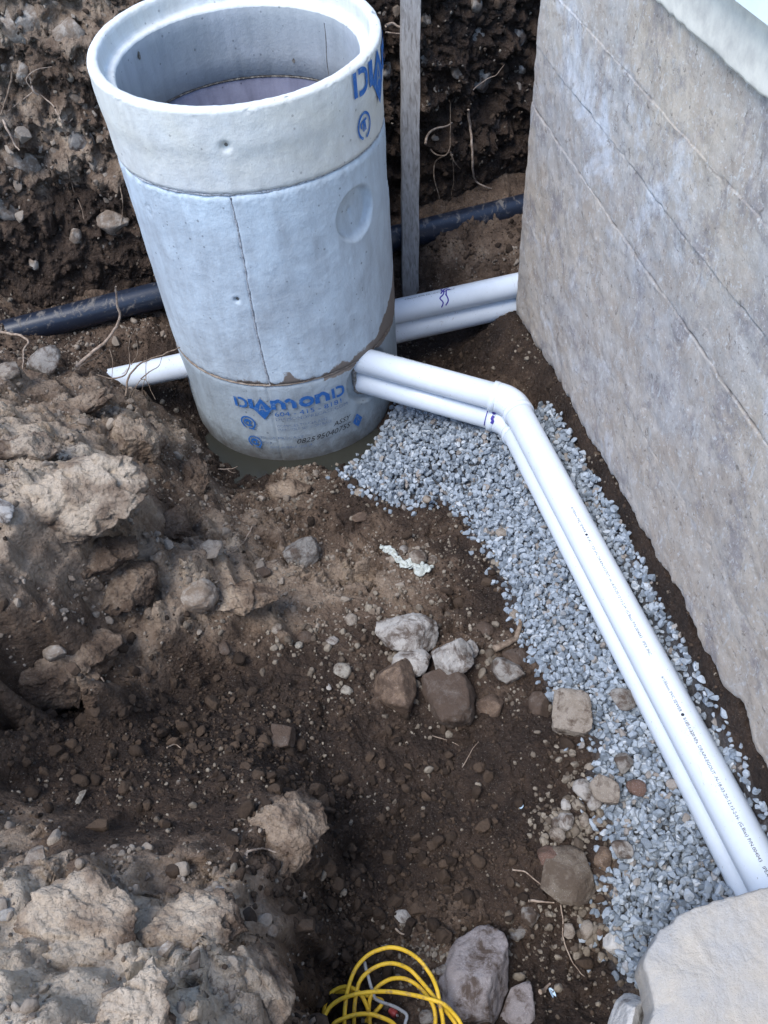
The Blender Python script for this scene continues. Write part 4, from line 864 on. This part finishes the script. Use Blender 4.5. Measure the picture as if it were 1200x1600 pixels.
# big lumps of compacted earth
def earth(px, py, w, h, dry, label, tall=.8, sink=.45, rot=0., seed=0, ang=.35):
    p = hit(px, py); dep = abs((M.T @ (p - CAM))[2]); a = w * dep / F / 2; b = h * dep / F / 2
    V, Fc = ico(6); V = V.copy(); Sd = 500 + seed * 7
    V += (.20 * fbm(V + Sd, .8, 3, seed))[:, None] * V
    rr = np.random.default_rng(Sd)
    for _ in range(13):
        d = rr.normal(size=3); d /= np.linalg.norm(d); lim = rr.uniform(.55, .9); s_ = V @ d; m = s_ > lim; V[m] -= ((s_[m] - lim) * .8)[:, None] * d
    D3 = np.array([a, b * 1.15, min(a, b) * tall]); V = V * D3; nr = V / D3
    fx = V[:, [0, 2]] + .3 * V[:, [1, 1]] + .01 * np.stack([fbm(V, .05, 2, 3), fbm(V, .05, 2, 4)], 1)
    V += (.007 * fbm(V, .05, 4, seed + 3, .6) + .014 * facet(fx, .06, seed) + .008 * facet(fx, .027, seed + 1) + .014 * fbm(V, .12, 3, seed + 9))[:, None] * nr
    az = math.atan2(p[0], p[1]) + rot; R = np.array([[math.cos(az), math.sin(az), 0], [-math.sin(az), math.cos(az), 0], [0, 0, 1]]); V = V @ R.T
    cen = hit(px, py, D3[2] * max(1 - 2 * sink, 0)) + (np.array([0, 0, D3[2] * (1 - 2 * sink)]) if sink > .5 else 0)
    W_ = V + cen; dr = dry * np.clip(.72 + .30 * nr[:, 2] + .45 * fbm(W_, .09, 4, 2), .1, 1.1)
    o = mesh_obj('earth_clod', V, Fc, 'soil', None, True, {'dry': np.clip(dr, 0, 1), 'gravel': np.zeros(len(V))}); o.location = Vector([float(t) for t in cen])
    return tag(o, label, 'clod')
EC = [(100,762,250,170,.92,'largest pale dusty clod forming the crown of the left mound',.70,.70,0.,1),
 (210,690,88,86,.72,'rounded crusty clod bulging beside the crown of the left mound',.9,.40,.3,2),
 (120,640,130,56,.6,'long low clod along the top of the left mound under the bent root',.7,.5,-.2,3),
 (40,705,110,60,.7,'clod at the left picture edge above the largest pale one',.7,.5,.2,4),
 (85,1050,190,110,.62,'clod carrying the angular pale rock above the dark hollow',.8,.5,0.,5),
 (375,935,130,52,.72,'low dusty ridge clod right of the dust covered round boulder',.7,.5,.3,6),
 (450,1300,130,110,.62,'white streaked clod capping the lower mound beside the dark trench',.8,.58,0.,7),
 (262,820,80,54,.42,'shaded brown clod under the right face of the left mound',.8,.58,.2,8),
 (300,748,76,70,.5,'brown clod sloping down towards the puddle from the left mound',.7,.5,.2,9),
 (455,768,96,40,.62,'low crumbly clod at the near shore of the puddle',.6,.5,.1,10),
 (200,905,130,90,.5,'smooth brown clod left of the dust covered round boulder',.6,.55,.1,16)]
EC += [(80,1480,250,170,.95,'wide flat dry clod at the lower left corner',.5,.76,0.,11), (290,1470,210,130,.95,'dry grey clod in the middle of the bottom left heap',.55,.76,.2,12),
 (395,1540,130,130,.8,'crusty clod at the right brink of the bottom left heap',.7,.62,.2,13), (60,1378,160,80,.9,'dry clod at the upper left rim of the bottom left heap',.6,.64,.1,14),
 (210,1585,170,100,.98,'dry clod cut by the bottom edge in the bottom left heap',.5,.68,.1,15), (150,870,120,70,.6,'low clod on the brown slope under the crown of the left mound',.6,.62,.1,17)]
for k_ in EC: earth(*k_)
# stones held in the far bank
BS = [(36,114,24,40,'s_pale','pale stone stuck in the upper left of the far bank among roots'),(117,155,30,18,'s_tan','flat tan stone in the far bank left of the manhole rim'),(150,120,22,14,'s_pale','pale chip in the far bank just left of the manhole rim'),(53,411,16,22,'s_tan','small tan stone low in the far bank above the black pipe'),(172,382,24,12,'s_pale','pale row of stone right above the black pipe close to the manhole'),(120,372,20,22,'s_pale','light crumbly stone in the lower part of the far bank'),(180,355,46,32,'s_soil','grey crusted stone in the far bank beside the manhole side'),(110,290,44,34,'s_grey','grey stone in the middle of the far bank left of the manhole'),(30,260,60,40,'s_soil','wide pale stone at the left edge of the far bank'),(125,225,40,30,'s_grey','dark grey stone in the far bank level with the manhole ring'),(15,325,60,44,'s_soil','dusty boulder at the left picture edge in the far bank'),(40,40,80,44,'s_soil','dusty block at the top left of the far bank'),(110,60,50,36,'s_soil','rough stone at the top of the far bank near the manhole rim'),
 (668,35,18,20,'s_tan','small tan stone at the top of the far bank right of the stake'),(745,8,22,22,'s_pale','pale stone at the top edge of the far bank between stake and wall'),(745,60,30,22,'s_grey','grey stone high in the far bank between stake and wall'),(812,62,26,26,'s_grey','grey stone high in the far bank touching the wall'),(752,122,44,34,'s_grey','largest grey stone in the far bank right of the stake'),(812,108,22,14,'s_pale','pale chip in the far bank next to the wall'),(606,110,16,26,'s_grey','grey stone between the manhole and the stake'),(715,112,18,16,'s_tan','tan stone in the far bank just right of the stake'),(664,95,18,12,'s_grey','narrow grey stone directly beside the stake'),(775,195,22,12,'s_dark','dark stone in the shaded far bank near the wall')]
for px, py, w, h, mt, label in BS:
    p = bhit(px, py) + bm_ * (.30 * min(w, h) * 3.9 / F); stone(px, py, w * 1.15, h * 1.15, 's_soil' if mt in ('s_pale', 's_tan') else mt, label, .8, random.uniform(-.5, .5), .5, 1.3, 'stone', 'stone', 'stones held in the far bank', 4 if w > 30 else 3, loc=p)

# foreground slab, bottom right
sl_px = [(1200,1384),(1145,1400),(1090,1415),(1050,1437),(1022,1468),(1008,1500),(1014,1540),(1022,1575),(1008,1640),(1000,1720),(1100,1800),(1350,1800),(1420,1500),(1330,1370)]
sp = smooth_path(np.array([at(x, y, .62) for x, y in sl_px] + [at(*sl_px[0], .62)]), 10)[:-1]; sp[:, :2] += .004 * np.stack([fbm(sp, .03, 3, 201), fbm(sp, .03, 3, 202)], 1)
cen = sp.mean(0); V = []; ns_ = len(sp); rings = [(0, .0), (.25, .002), (.5, .001), (.75, 0), (.95, -.001), (.985, -.004), (.996, -.009), (1.0, -.018), (1.0, -.06), (.99, -.12), (.95, -.14), (0, -.14)]
for t, z in rings:
    q = cen + (sp - cen) * t; q[:, 2] = .62 + z + .007 * fbm(q, .12, 4, 203) + .0035 * fbm(q, .03, 3, 204); V.append(q)
V = np.stack(V, 1)
slab = mesh_obj('concrete_slab', V.reshape(-1, 3), grid_faces(ns_, len(rings), True), 'slab'); tag(slab, 'big pale broken concrete slab in the bottom right corner covering the pipe ends', 'slab')
p = at(985, 1590, .45); stone(985, 1590, 56, 100, 's_white', 'bright white chalky rock wedged below the concrete slab at the bottom edge', .7, .3, .35, 1.6, 'stone', 'stone', None, 5, loc=p)

# ------------------------------------------------------------------ scattered stuff (geometry nodes on real points)
def crushed(seed):
    V, Fc = ico(3); V = V.copy(); rr = np.random.default_rng(seed)
    for _ in range(13):
        d = rr.normal(size=3); d /= np.linalg.norm(d); lim = rr.uniform(.48, .78); s = V @ d; m = s > lim; V[m] -= (s[m] - lim)[:, None] * d
    V += .02 * fbm(V, .5, 2, seed % 40)[:, None] * V
    return V / np.abs(V).max(0), Fc
def variants(name, n, ang, sub, m, flat=False):
    c = bpy.data.collections.new(name + '_shapes')
    for k in range(n):
        V, Fc = crushed(300 + k * 7) if flat else stone_verts(900 + k * 13 + len(name), ang, sub, .22); me = bpy.data.meshes.new(name)
        me.from_pydata(V.tolist(), [], Fc.tolist()); me.polygons.foreach_set('use_smooth', np.full(len(me.polygons), not flat)); me.materials.append(MAT[m])
        c.objects.link(bpy.data.objects.new(name + '_shape', me))
    return c
def scatter(name, P, rot, scl, coll, nvar):
    me = bpy.data.meshes.new(name); me.vertices.add(len(P)); me.vertices.foreach_set('co', np.asarray(P, np.float32).ravel())
    for k, a in (('rot', rot), ('scl', scl)):
        q = me.attributes.new(k, 'FLOAT_VECTOR', 'POINT'); q.data.foreach_set('vector', np.asarray(a, np.float32).ravel())
    q = me.attributes.new('pick', 'INT', 'POINT'); q.data.foreach_set('value', rng.integers(0, nvar, len(P)).astype(np.int32))
    me.update(); o = bpy.data.objects.new(name, me); COL.objects.link(o); o['kind'] = 'stuff'
    ng = bpy.data.node_groups.new(name, 'GeometryNodeTree'); ng.interface.new_socket('Geometry', in_out='INPUT', socket_type='NodeSocketGeometry'); ng.interface.new_socket('Geometry', in_out='OUTPUT', socket_type='NodeSocketGeometry')
    gi = ng.nodes.new('NodeGroupInput'); go = ng.nodes.new('NodeGroupOutput'); ip = ng.nodes.new('GeometryNodeInstanceOnPoints'); ci = ng.nodes.new('GeometryNodeCollectionInfo')
    ci.inputs['Collection'].default_value = coll; ci.inputs['Separate Children'].default_value = True; ci.inputs['Reset Children'].default_value = True
    ip.inputs['Pick Instance'].default_value = True
    def na(nm, dt): a = ng.nodes.new('GeometryNodeInputNamedAttribute'); a.data_type = dt; a.inputs[0].default_value = nm; return a.outputs[0]
    L = ng.links.new; L(gi.outputs[0], ip.inputs['Points']); L(ci.outputs[0], ip.inputs['Instance']); L(na('pick', 'INT'), ip.inputs['Instance Index'])
    e2r = ng.nodes.new('FunctionNodeEulerToRotation'); L(na('rot', 'FLOAT_VECTOR'), e2r.inputs[0]); L(e2r.outputs[0], ip.inputs['Rotation']); L(na('scl', 'FLOAT_VECTOR'), ip.inputs['Scale']); L(ip.outputs[0], go.inputs[0])
    md = o.modifiers.new('scatter', 'NODES'); md.node_group = ng; return o
# gravel bed
sp_ = .0172; gxx, gyy = np.meshgrid(np.arange(-.4, 1.25, sp_), np.arange(.05, 3.1, sp_ * .9)); gxx = gxx + (np.arange(len(gxx)) % 2)[:, None] * sp_ / 2
def layer(seed, lift, jit=.55, keep=1.):
    r2 = np.random.default_rng(seed); x = gxx.ravel() + r2.uniform(-1, 1, gxx.size) * sp_ * jit; y = gyy.ravel() + r2.uniform(-1, 1, gxx.size) * sp_ * jit
    P0 = np.stack([x, y, 0 * x], 1); m = in_poly(x + np.where(x > .62, .012, .035) * pn(P0 / .09, 3) + .008 * r2.normal(size=len(x)), y + .035 * pn(P0 / .09, 4) + .012 * r2.normal(size=len(x)), GP) & (r2.random(len(x)) < keep)
    m &= ~(((x - WP[0]) * WN[0] + (y - WP[1]) * WN[1]) < np.interp(-(y - WP[1]), [0, .45, .75, 1.2, 2.3], [.27, .08, .022, .015, .012]) + .005 * pn(P0 / .05, 12))
    # thinner cover where the soil shows through near the manhole
    q = np.hypot(x - at(690, 745, .1)[0], (y - at(690, 745, .1)[1]) * 1.6); thin = (q < .20) & (pn(P0 / .05, 9) > -.15 + q); m &= ~(thin & (r2.random(len(x)) < .62))
    x, y = x[m], y[m]; return np.stack([x, y, hz(x, y) + lift + .006 * r2.normal(size=len(x)) + .010 * pn(np.stack([x, y, 0 * x], 1) / .12, 6)], 1)
PG = np.vstack([layer(1, .004), layer(2, .016), layer(3, .026, .6, .75), layer(4, .034, .7, .25)])
# stragglers spilling on to the soil
stx = []
for _ in range(900):
    i = (rng.integers(17, len(GP) + 4)) % len(GP); a = np.array(GP[i]); b = np.array(GP[(i + 1) % len(GP)]); q = a + (b - a) * rng.random() + rng.normal(size=2) * .035
    stx.append([q[0], q[1], float(hz(np.array([q[0]]), np.array([q[1]]))[0]) + .004])
PG = np.vstack([PG, np.array(stx)])
sz = .0072 + .0088 * rng.random(len(PG)) ** 1.2 * (1 + .25 * (rng.random(len(PG)) > .9))
sc3 = sz[:, None] * np.stack([rng.uniform(.9, 1.3, len(PG)), rng.uniform(.7, 1.0, len(PG)), rng.uniform(.5, .85, len(PG))], 1)
inside_pipe = np.zeros(len(PG), bool)
for O_, E_ in ((A2, B2), (B2, E2)):
    d_ = unit(E_ - O_); tt_ = np.clip((PG - O_) @ d_, 0, np.linalg.norm(E_ - O_)); inside_pipe |= np.linalg.norm(PG - (O_ + tt_[:, None] * d_), axis=1) < PR + .006
mcd = np.hypot(PG[:, 0] - MC[0], PG[:, 1] - MC[1]) < MR + .01
ok = ~inside_pipe & ~mcd; PG, sc3 = PG[ok], sc3[ok]
gcol = variants('crushed_stone', 22, .95, 3, 'gravel', True)
go_ = scatter('gravel', PG, rng.uniform(0, 6.28, (len(PG), 3)) * [1, 1, 1], sc3, gcol, 22)
tag(go_, 'bluish grey crushed stone bedding spread beneath the white pipes', 'gravel', None, 'stuff')

def on_ground(n, box, dens=None, seed=0):
    r2 = np.random.default_rng(seed); x = r2.uniform(box[0], box[1], n); y = r2.uniform(box[2], box[3], n); P0 = np.stack([x, y, 0 * x], 1)
    m = ~in_poly(x, y, GP) & (np.hypot(x - MC[0], y - MC[1]) > MR + .02) & (r2.random(n) < np.clip(.35 + 1.3 * fbm(P0, .16, 3, seed + 60), .06, 1))
    x, y = x[m], y[m]; z = hz(x, y); q = z > .01; return x[q], y[q], z[q]
def dry_at(x, y): return rbf(x, y)[:, 1]
def bank_pts(n, seed):
    r2 = np.random.default_rng(seed); s = r2.uniform(-.3, 3.2, n); z = r2.uniform(.35, 1.6, n)
    i = np.clip(np.searchsorted(bs, s), 0, len(bs) - 1); j = np.clip(np.searchsorted(bz, z), 0, len(bz) - 1)
    return BF + s[:, None] * bt + (BO[i, j] - .002)[:, None] * bm_ + np.stack([0 * z, 0 * z, z + .0], 1)
def sizes(n, lo, hi, p=2.6): u = rng.random(n); return lo * (1 - u * (1 - (lo / hi) ** p)) ** (-1 / p)
def rnd_scl(n, s): return s[:, None] * np.stack([rng.uniform(.85, 1.25, n), rng.uniform(.7, 1.05, n), rng.uniform(.55, .9, n)], 1)
x, y, z = on_ground(34000, (-1.9, 1.0, .2, 3.6), seed=1); d = dry_at(x, y)
m = d < .42; s = sizes(m.sum(), .0032, .028, 2.2); P = np.stack([x[m], y[m], z[m] + s * .1], 1)
P = np.vstack([P, bank_pts(2500, 5)]); s = np.concatenate([s, sizes(2500, .005, .03)])
tag(scatter('soil_clods', P, rng.uniform(0, 6.28, (len(P), 3)), rnd_scl(len(P), s), variants('dark_clod', 8, .4, 3, 'clod_dark'), 8), 'crumbs of dark moist soil lying over the pit floor and bank', 'soil', None, 'stuff')
xs_, ys_ = [], []
for px, py, n, sx, sy in ((520,1460,1300,36,110),(470,1380,500,50,40),(60,1140,500,70,50),(280,1090,500,60,45),(200,1180,600,120,40),(380,1180,500,80,50),(600,1250,900,110,70),(640,1400,500,90,60)):
    for _ in range(n // 2):
        c_ = at(px + rng.normal() * sx, py + rng.normal() * sy, .3); xs_.append(c_[0]); ys_.append(c_[1])
xs_, ys_ = np.array(xs_), np.array(ys_); m = ~in_poly(xs_, ys_, GP); xs_, ys_ = xs_[m], ys_[m]; s = sizes(len(xs_), .004, .030, 1.9)
tag(scatter('trench_clods', np.stack([xs_, ys_, hz(xs_, ys_) + s * .15], 1), rng.uniform(0, 6.28, (len(s), 3)), rnd_scl(len(s), s), variants('trench_clod', 10, .7, 4, 'clod_dark'), 10), 'broken lumps of dark soil lying in the trench bottom and hollows', 'soil', None, 'stuff')
x, y, z = on_ground(42000, (-1.9, .9, .2, 3.4), seed=2); d = dry_at(x, y); m = d > .34; s = sizes(m.sum(), .003, .03, 2.1)
tag(scatter('dry_soil_clods', np.stack([x[m], y[m], z[m] + s * .1], 1), rng.uniform(0, 6.28, (m.sum(), 3)), rnd_scl(m.sum(), s), variants('dry_clod', 8, .5, 3, 'clod_dry'), 8), 'crumbs of dry pale soil lying over the mounds', 'soil', None, 'stuff')
x, y, z = on_ground(11500, (-1.7, .95, .2, 3.4), seed=3); s = sizes(len(x), .0028, .016, 2.2)
P = np.stack([x, y, z + s * .2], 1)
cl = []                             # pebble clusters seen in the photograph
for px, py, n, sp2, smax in ((690,865,60,28,.010),(700,885,50,30,.009),(870,1275,70,30,.012),(905,1300,60,28,.012),(650,1480,70,34,.008),(690,1500,60,26,.009),(470,755,120,34,.011),(440,770,60,30,.010),(500,1005,40,40,.008),(780,990,40,30,.009),(890,1430,70,34,.009),(860,1500,50,50,.007),(620,900,40,40,.007),(810,1100,30,30,.009),(560,1000,30,40,.008),(740,850,40,30,.008),(660,1560,60,28,.009),(460,1300,60,24,.010),(300,890,60,40,.008),(345,700,50,20,.01),(900,1210,30,14,.009),(790,870,40,20,.010),(830,960,30,16,.010),(640,1060,60,70,.018),(740,1060,50,60,.018),(590,1010,30,50,.014),(895,1290,50,34,.022),(920,1400,40,24,.018),(870,1180,30,30,.014),(930,1480,40,22,.018),(820,1450,40,40,.014),(480,1010,40,40,.016),(560,830,30,60,.014)):
    for _ in range(n):
        a, b = px + rng.normal() * sp2, py + rng.normal() * sp2 * .8; h = hit(a, b); cl.append([h[0], h[1], h[2] + .001, rng.uniform(.003, smax)])
cl = np.array(cl); P = np.vstack([P, cl[:, :3], bank_pts(700, 9)]); s = np.concatenate([s, cl[:, 3], sizes(700, .004, .02)])
tag(scatter('pebbles', P, rng.uniform(0, 6.28, (len(P), 3)), rnd_scl(len(P), s), variants('pebble', 12, .35, 3, 'pebble'), 12), 'small grey and tan pebbles strewn over the soil', 'pebbles', None, 'stuff')

# lumps of dry earth held in the upper bank
r2 = np.random.default_rng(44); s_ = r2.uniform(-.3, 3.1, 5200); z_ = r2.uniform(.55, 1.6, 5200); P0 = np.stack([s_, z_, 0 * s_], 1)
w_ = np.exp(-((z_ - .98) / .2) ** 2) + np.exp(-((z_ - 1.42) / .18) ** 2); m = r2.random(5200) < np.clip(w_ * (.35 + 1.5 * fbm(P0, .14, 3, 66)) * np.clip(1.3 - s_ * .42, .12, 1), 0, 1); s_, z_ = s_[m], z_[m]
i = np.clip(np.searchsorted(bs, s_), 0, len(bs) - 1); j = np.clip(np.searchsorted(bz, z_), 0, len(bz) - 1); sz_ = sizes(len(s_), .006, .045, 1.8)
P = BF + s_[:, None] * bt + (BO[i, j] + .004)[:, None] * bm_ + np.stack([0 * z_, 0 * z_, z_], 1)
tag(scatter('bank_clods', P, rng.uniform(0, 6.28, (len(P), 3)), rnd_scl(len(P), sz_), variants('bank_clod', 10, .8, 4, 'clod_dry'), 10), 'crumbly pale lumps of earth held in the face of the far bank', 'soil', None, 'stuff')

# ------------------------------------------------------------------ roots
def root(pts2, r, label, m='root', where='g', lift=.01, kids=(), name='root'):
    def place(q):
        if len(q) == 3: return at(*q)
        return (hit(*q) + np.array([0, 0, lift])) if where == 'g' else (bhit(*q) - bm_ * lift)
    P = np.array([place(q) for q in pts2]); Q = smooth_path(P, 5); Q = Q + .0035 * np.stack([fbm(Q, .04, 2, 301), fbm(Q, .04, 2, 302), fbm(Q, .04, 2, 303)], 1)
    o = tube(name, Q, np.linspace(r, r * .45, len(Q)), m, None, 8); tag(o, label, 'root', 'roots in the dug soil')
    for kp, kr in kids:
        K = smooth_path(np.array([place(q) for q in kp]), 5); c = tube('root_branch', K, np.linspace(kr, kr * .4, len(K)), m, o, 6)
    return o
root([(118,573,.47),(148,548,.50),(170,528,.55),(187,498,.62),(183,475,.68),(181,447,.76)], .0075, 'longest bent root rising from the left mound in front of the black pipe', 'rootpale')
root([(100,600,.50),(122,574,.48),(148,560,.46),(170,542,.50)], .0035, 'short thin root right of the longest bent root, ending before the white pipe', 'root', kids=[([(170,542,.50),(176,565,.46),(174,600,.42)], .0022)])
root([(150,585,.46),(175,592,.43),(198,583,.45),(203,555,.50),(202,535,.55),(213,510,.62)], .0035, 'thin crooked root curling up over the left end of the white pipe', 'root', kids=[([(205,570,.47),(215,552,.52),(213,530,.57)], .0022)])
root([(196,618,.40),(201,590,.45),(215,572,.47),(232,562,.48),(250,556,.50),(268,548,.52),(281,543,.54)], .0045, 'reddish root looping over the white pipe towards the manhole', 'root', kids=[([(220,592,.40),(235,580,.44),(248,572,.46),(253,558,.50)], .0025), ([(228,594,.42),(228,572,.46),(229,556,.50)], .002)])
root([(205,622,.36),(215,600,.38),(226,592,.38),(236,610,.36),(242,625,.34)], .002, 'wispy fine root hanging below the white pipe beside the mound', 'root', kids=[([(226,592,.38),(222,612,.36),(228,624,.34)], .0015), ([(215,600,.38),(205,612,.37),(200,628,.36)], .0015)])
root([(0,520,.50),(30,524,.52),(44,534,.52),(37,548,.52),(35,578,.54)], .006, 'hooked pale root at the left edge crossing the black pipe', 'rootpale')
root([(20,106),(14,130),(6,158),(0,175)], .005, 'dark root sloping down at the far left top of the bank', 'root', 'b', .03)
root([(44,112),(52,138),(66,146),(82,162),(95,184),(105,188),(112,180)], .004, 'forked thin root beneath the pale stone in the upper left bank', 'rootpale', 'b', .03, kids=[([(52,138),(40,120),(55,105),(80,100)], .0025), ([(52,138),(30,155),(8,172)], .0028)])
root([(4,182),(12,200),(22,220),(30,230)], .006, 'stubby brown root at the left picture edge of the far bank', 'rootpale', 'b', .03)
root([(102,235),(106,262),(115,295),(126,320),(130,338)], .003, 'long hair root hanging down the middle of the left bank', 'root', 'b', .03)
root([(186,285),(190,310),(190,330),(187,345)], .003, 'hair root hanging just beside the manhole on the bank', 'root', 'b', .03)
root([(596,33),(607,31),(618,36),(628,34)], .007, 'pale stub of root between the manhole rim and the stake', 'rootpale', 'b', .05, kids=[([(596,44),(612,46),(626,46)], .004)])
root([(657,216),(662,200),(675,192),(692,187),(698,183)], .0065, 'thick arched root right of the stake', 'rootpale', 'b', .06)
root([(666,226),(675,234),(688,236),(695,228),(697,210),(697,160),(695,150)], .004, 'twisted root hanging between the arched root and the wall', 'root', 'b', .05, kids=[([(697,230),(703,245),(713,257)], .004), ([(688,236),(674,246),(672,270),(680,300),(679,308)], .0042)])
root([(724,165),(728,195),(730,220),(732,255),(736,275),(752,285),(770,291),(783,300)], .0065, 'long root running down the bank and bending towards the wall', 'rootpale', 'b', .05)
root([(733,135),(755,118),(770,112),(782,95)], .0025, 'fine pale root slanting over the grey stone in the right bank', 'rootpale', 'b', .04)
root([(701,240),(704,270),(700,300)], .0022, 'hair thin root hanging low on the shaded right bank', 'root', 'b', .04)
root([(157,1016),(158,1030),(155,1044),(158,1058),(166,1070)], .0045, 'pale squiggly root left of centre on the brown slope', 'rootpale', lift=.02, kids=[([(180,1010),(184,1020),(180,1030)], .0025)])
root([(100,832),(107,838),(117,846)], .004, 'short straight twig on the dusty slope under the pale mound', 'rootpale')
root([(395,825),(385,845),(372,860),(355,870)], .0025, 'thin twig beside the pinkish tan stone', 'rootpale', lift=.012)
root([(330,735,.03),(345,733,.04),(360,733,.04),(371,728,.06)], .003, 'small forked twig poking over the puddle edge', 'rootpale', kids=[([(355,733,.04),(362,738,.03),(368,738,.03)], .002)])
root([(770,1018),(790,1008),(806,998),(812,980),(812,972)], .0135, 'stubby thick muddy root curving at the left edge of the gravel', 'root', lift=.012)
root([(385,1338),(400,1332),(415,1331),(428,1334),(445,1340),(462,1352)], .003, 'fine pale root across the face of the lower mound', 'rootpale', lift=.02, kids=[([(388,1344),(389,1330)], .003)])
root([(800,1360),(820,1365),(838,1378),(850,1390),(858,1398)], .0025, 'thin pale root beside the flat brown slab stone', 'rootpale', lift=.01)
root([(875,1415),(880,1440),(878,1465),(890,1495),(905,1520),(912,1528)], .0022, 'long hair root curving through the dark hollow at lower right', 'rootpale', lift=.01)
root([(825,1410),(845,1412),(866,1411)], .0042, 'small straight twig above the angular grey stone', 'rootpale', lift=.01)
root([(612,1448),(625,1458),(636,1464)], .0035, 'tiny straight twig above the yellow cord', 'rootpale', lift=.008)
root([(843,1552),(852,1545),(859,1538)], .0065, 'short broken stick in the dark hollow beside the mauve boulders', 'rootpale', lift=.008)
root([(676,1150),(700,1158),(716,1166)], .0018, 'hair fine root on dark soil below the middle rock cluster', 'rootpale', lift=.006)
root([(262,1170),(275,1165),(284,1171)], .0025, 'curled fine root on the dark left slope', 'rootpale', lift=.008)
root([(722,1200),(735,1178),(748,1160)], .0016, 'hair fine root slanting on the dark floor left of the square tan block', 'rootpale', lift=.006)

# ------------------------------------------------------------------ white tape
tp_px = [(594,858),(603,860),(612,866),(620,875),(628,882),(634,889),(642,884),(650,888),(658,893),(668,891),(677,888)]
cen = np.array([hit(*q) + [0, 0, .014] for q in tp_px]); C2 = smooth_path(cen, 8); n = len(C2); V = []
Tn = np.gradient(C2, axis=0); Tn /= np.linalg.norm(Tn, axis=1)[:, None]; wd = np.interp(np.linspace(0, 1, n), [0, .08, .3, .5, .62, .8, 1], [.008, .019, .015, .014, .028, .030, .008])
for k in range(n):
    sd_ = np.cross(Tn[k], [0, 0, 1]); sd_ /= np.linalg.norm(sd_); tw = .9 * math.sin(k * .35); ax = sd_ * math.cos(tw) + np.array([0, 0, 1]) * math.sin(tw) * .45
    for j in range(9):
        s = (j - 4) / 4; V.append(C2[k] + ax * wd[k] * s + np.array([0, 0, .0045 * math.sin(s * 5 + k * .5) + .003 * math.sin(k * 1.3 + j)]))
tape = mesh_obj('cloth_tape', V, grid_faces(n, 9), 'tape'); so2 = tape.modifiers.new('thick', 'SOLIDIFY'); so2.thickness = .0025
tag(tape, 'crumpled strip of white tape lying on the soil by small pebbles', 'tape')
for (px, py, w, h, label, rt) in ((863,1553,9,20,'pale blue plastic sliver in the dark hollow at lower right', .4), (814,1260,9,12,'pale blue plastic scrap left of the pebble cluster', -.5)):
    p = hit(px, py); dpt = 1.9; V = [(math.cos(a) * w * dpt / F / 2, math.sin(a) * h * dpt / F / 2, .003 * math.cos(2 * a)) for a in np.linspace(0, 2 * math.pi, 14, endpoint=False)]
    o = mesh_obj('plastic_scrap', V + [(x * .9, y * .9, z - .0015) for x, y, z in V], [tuple(range(14)), tuple(range(27, 13, -1))] + [(i, i + 14, (i + 1) % 14 + 14, (i + 1) % 14) for i in range(14)], 'bluebit', None, False)
    o.location = Vector([float(t) for t in p + np.array([0, 0, .006])]); o.rotation_euler = (.1, .2, rt); tag(o, label, 'scrap')

# ------------------------------------------------------------------ yellow cord
def zc(pl, dz=0.):
    return [at(480 + a / 4, 1450 + b / 4, .225 + dz + .014 * math.sin(a * .012 + b * .01)) for a, b in pl]
loops = [([(235,640),(232,560),(250,400),(300,260),(380,170),(470,130),(540,122),(620,145),(700,200),(770,290),(810,380),(830,480),(850,600),(840,700)], .045),
 ([(760,790),(560,840),(380,780),(300,690),(292,600),(300,450),(330,330),(400,260),(480,225),(560,225),(640,260),(700,320),(760,390),(800,440),(850,500),(900,560),(930,620),(900,720)], .03),
 ([(780,830),(600,880),(440,800),(385,690),(385,600),(385,500),(400,420),(450,360),(520,320),(600,315),(670,345),(730,400),(780,470),(800,540),(795,620),(740,740)], .018),
 ([(600,830),(350,820),(200,740),(125,640),(105,560),(108,490),(130,430),(180,385),(250,368),(320,400),(360,460),(385,530),(388,620),(340,730)], .026),
 ([(240,760),(130,700),(85,600),(75,520),(85,450),(140,405),(225,398),(330,412),(430,440),(470,462),(430,520),(300,640),(190,700)], .006),
 ([(110,680),(95,600),(130,510),(200,450),(300,415),(400,400),(520,398),(640,415),(750,440),(850,475),(910,530),(960,600),(985,700)], .056),
 ([(900,840),(600,900),(250,860),(130,740),(160,610),(230,565),(320,540),(400,540),(480,565),(540,600),(600,680),(620,760)], .05)]
pl = []
for L_, dz_ in loops: pl += zc(L_, dz_)
cord = thing('yellow_cord', 'coiled bright yellow extension cord at the bottom edge of the picture', 'cord', tuple(at(600, 1560, .2)))
tube('cord_jacket', smooth_path(np.array(pl), 7), .0051, 'yellow', cord, 10)
gc = zc([(360,215),(366,250),(380,300),(400,370),(412,400),(425,440),(470,465),(530,485),(580,510),(622,545),(612,600),(600,680)], .02)
gco = thing('grey_cable', 'thin grey cable tangled below the yellow cord loops', 'cable', tuple(gc[0])); tube('cable_jacket', smooth_path(np.array(gc), 5), .0042, 'grey', gco, 8)
rp = zc([(515,512),(530,522),(552,540),(560,545)], .0); rpo = thing('red_connector', 'small red plastic connector lying inside the yellow cord loops', 'connector', tuple(rp[0])); tube('housing', np.array(rp), [.006, .0095, .0095, .006], 'red', rpo, 10); tube('pin', np.array([rp[-1], rp[-1] + (rp[-1] - rp[-2])]), .003, 'grey', rpo, 8)
print('TRIS', sum(len(o.data.polygons) for o in bpy.data.objects if o.type == 'MESH'), 'gravel', len(PG))
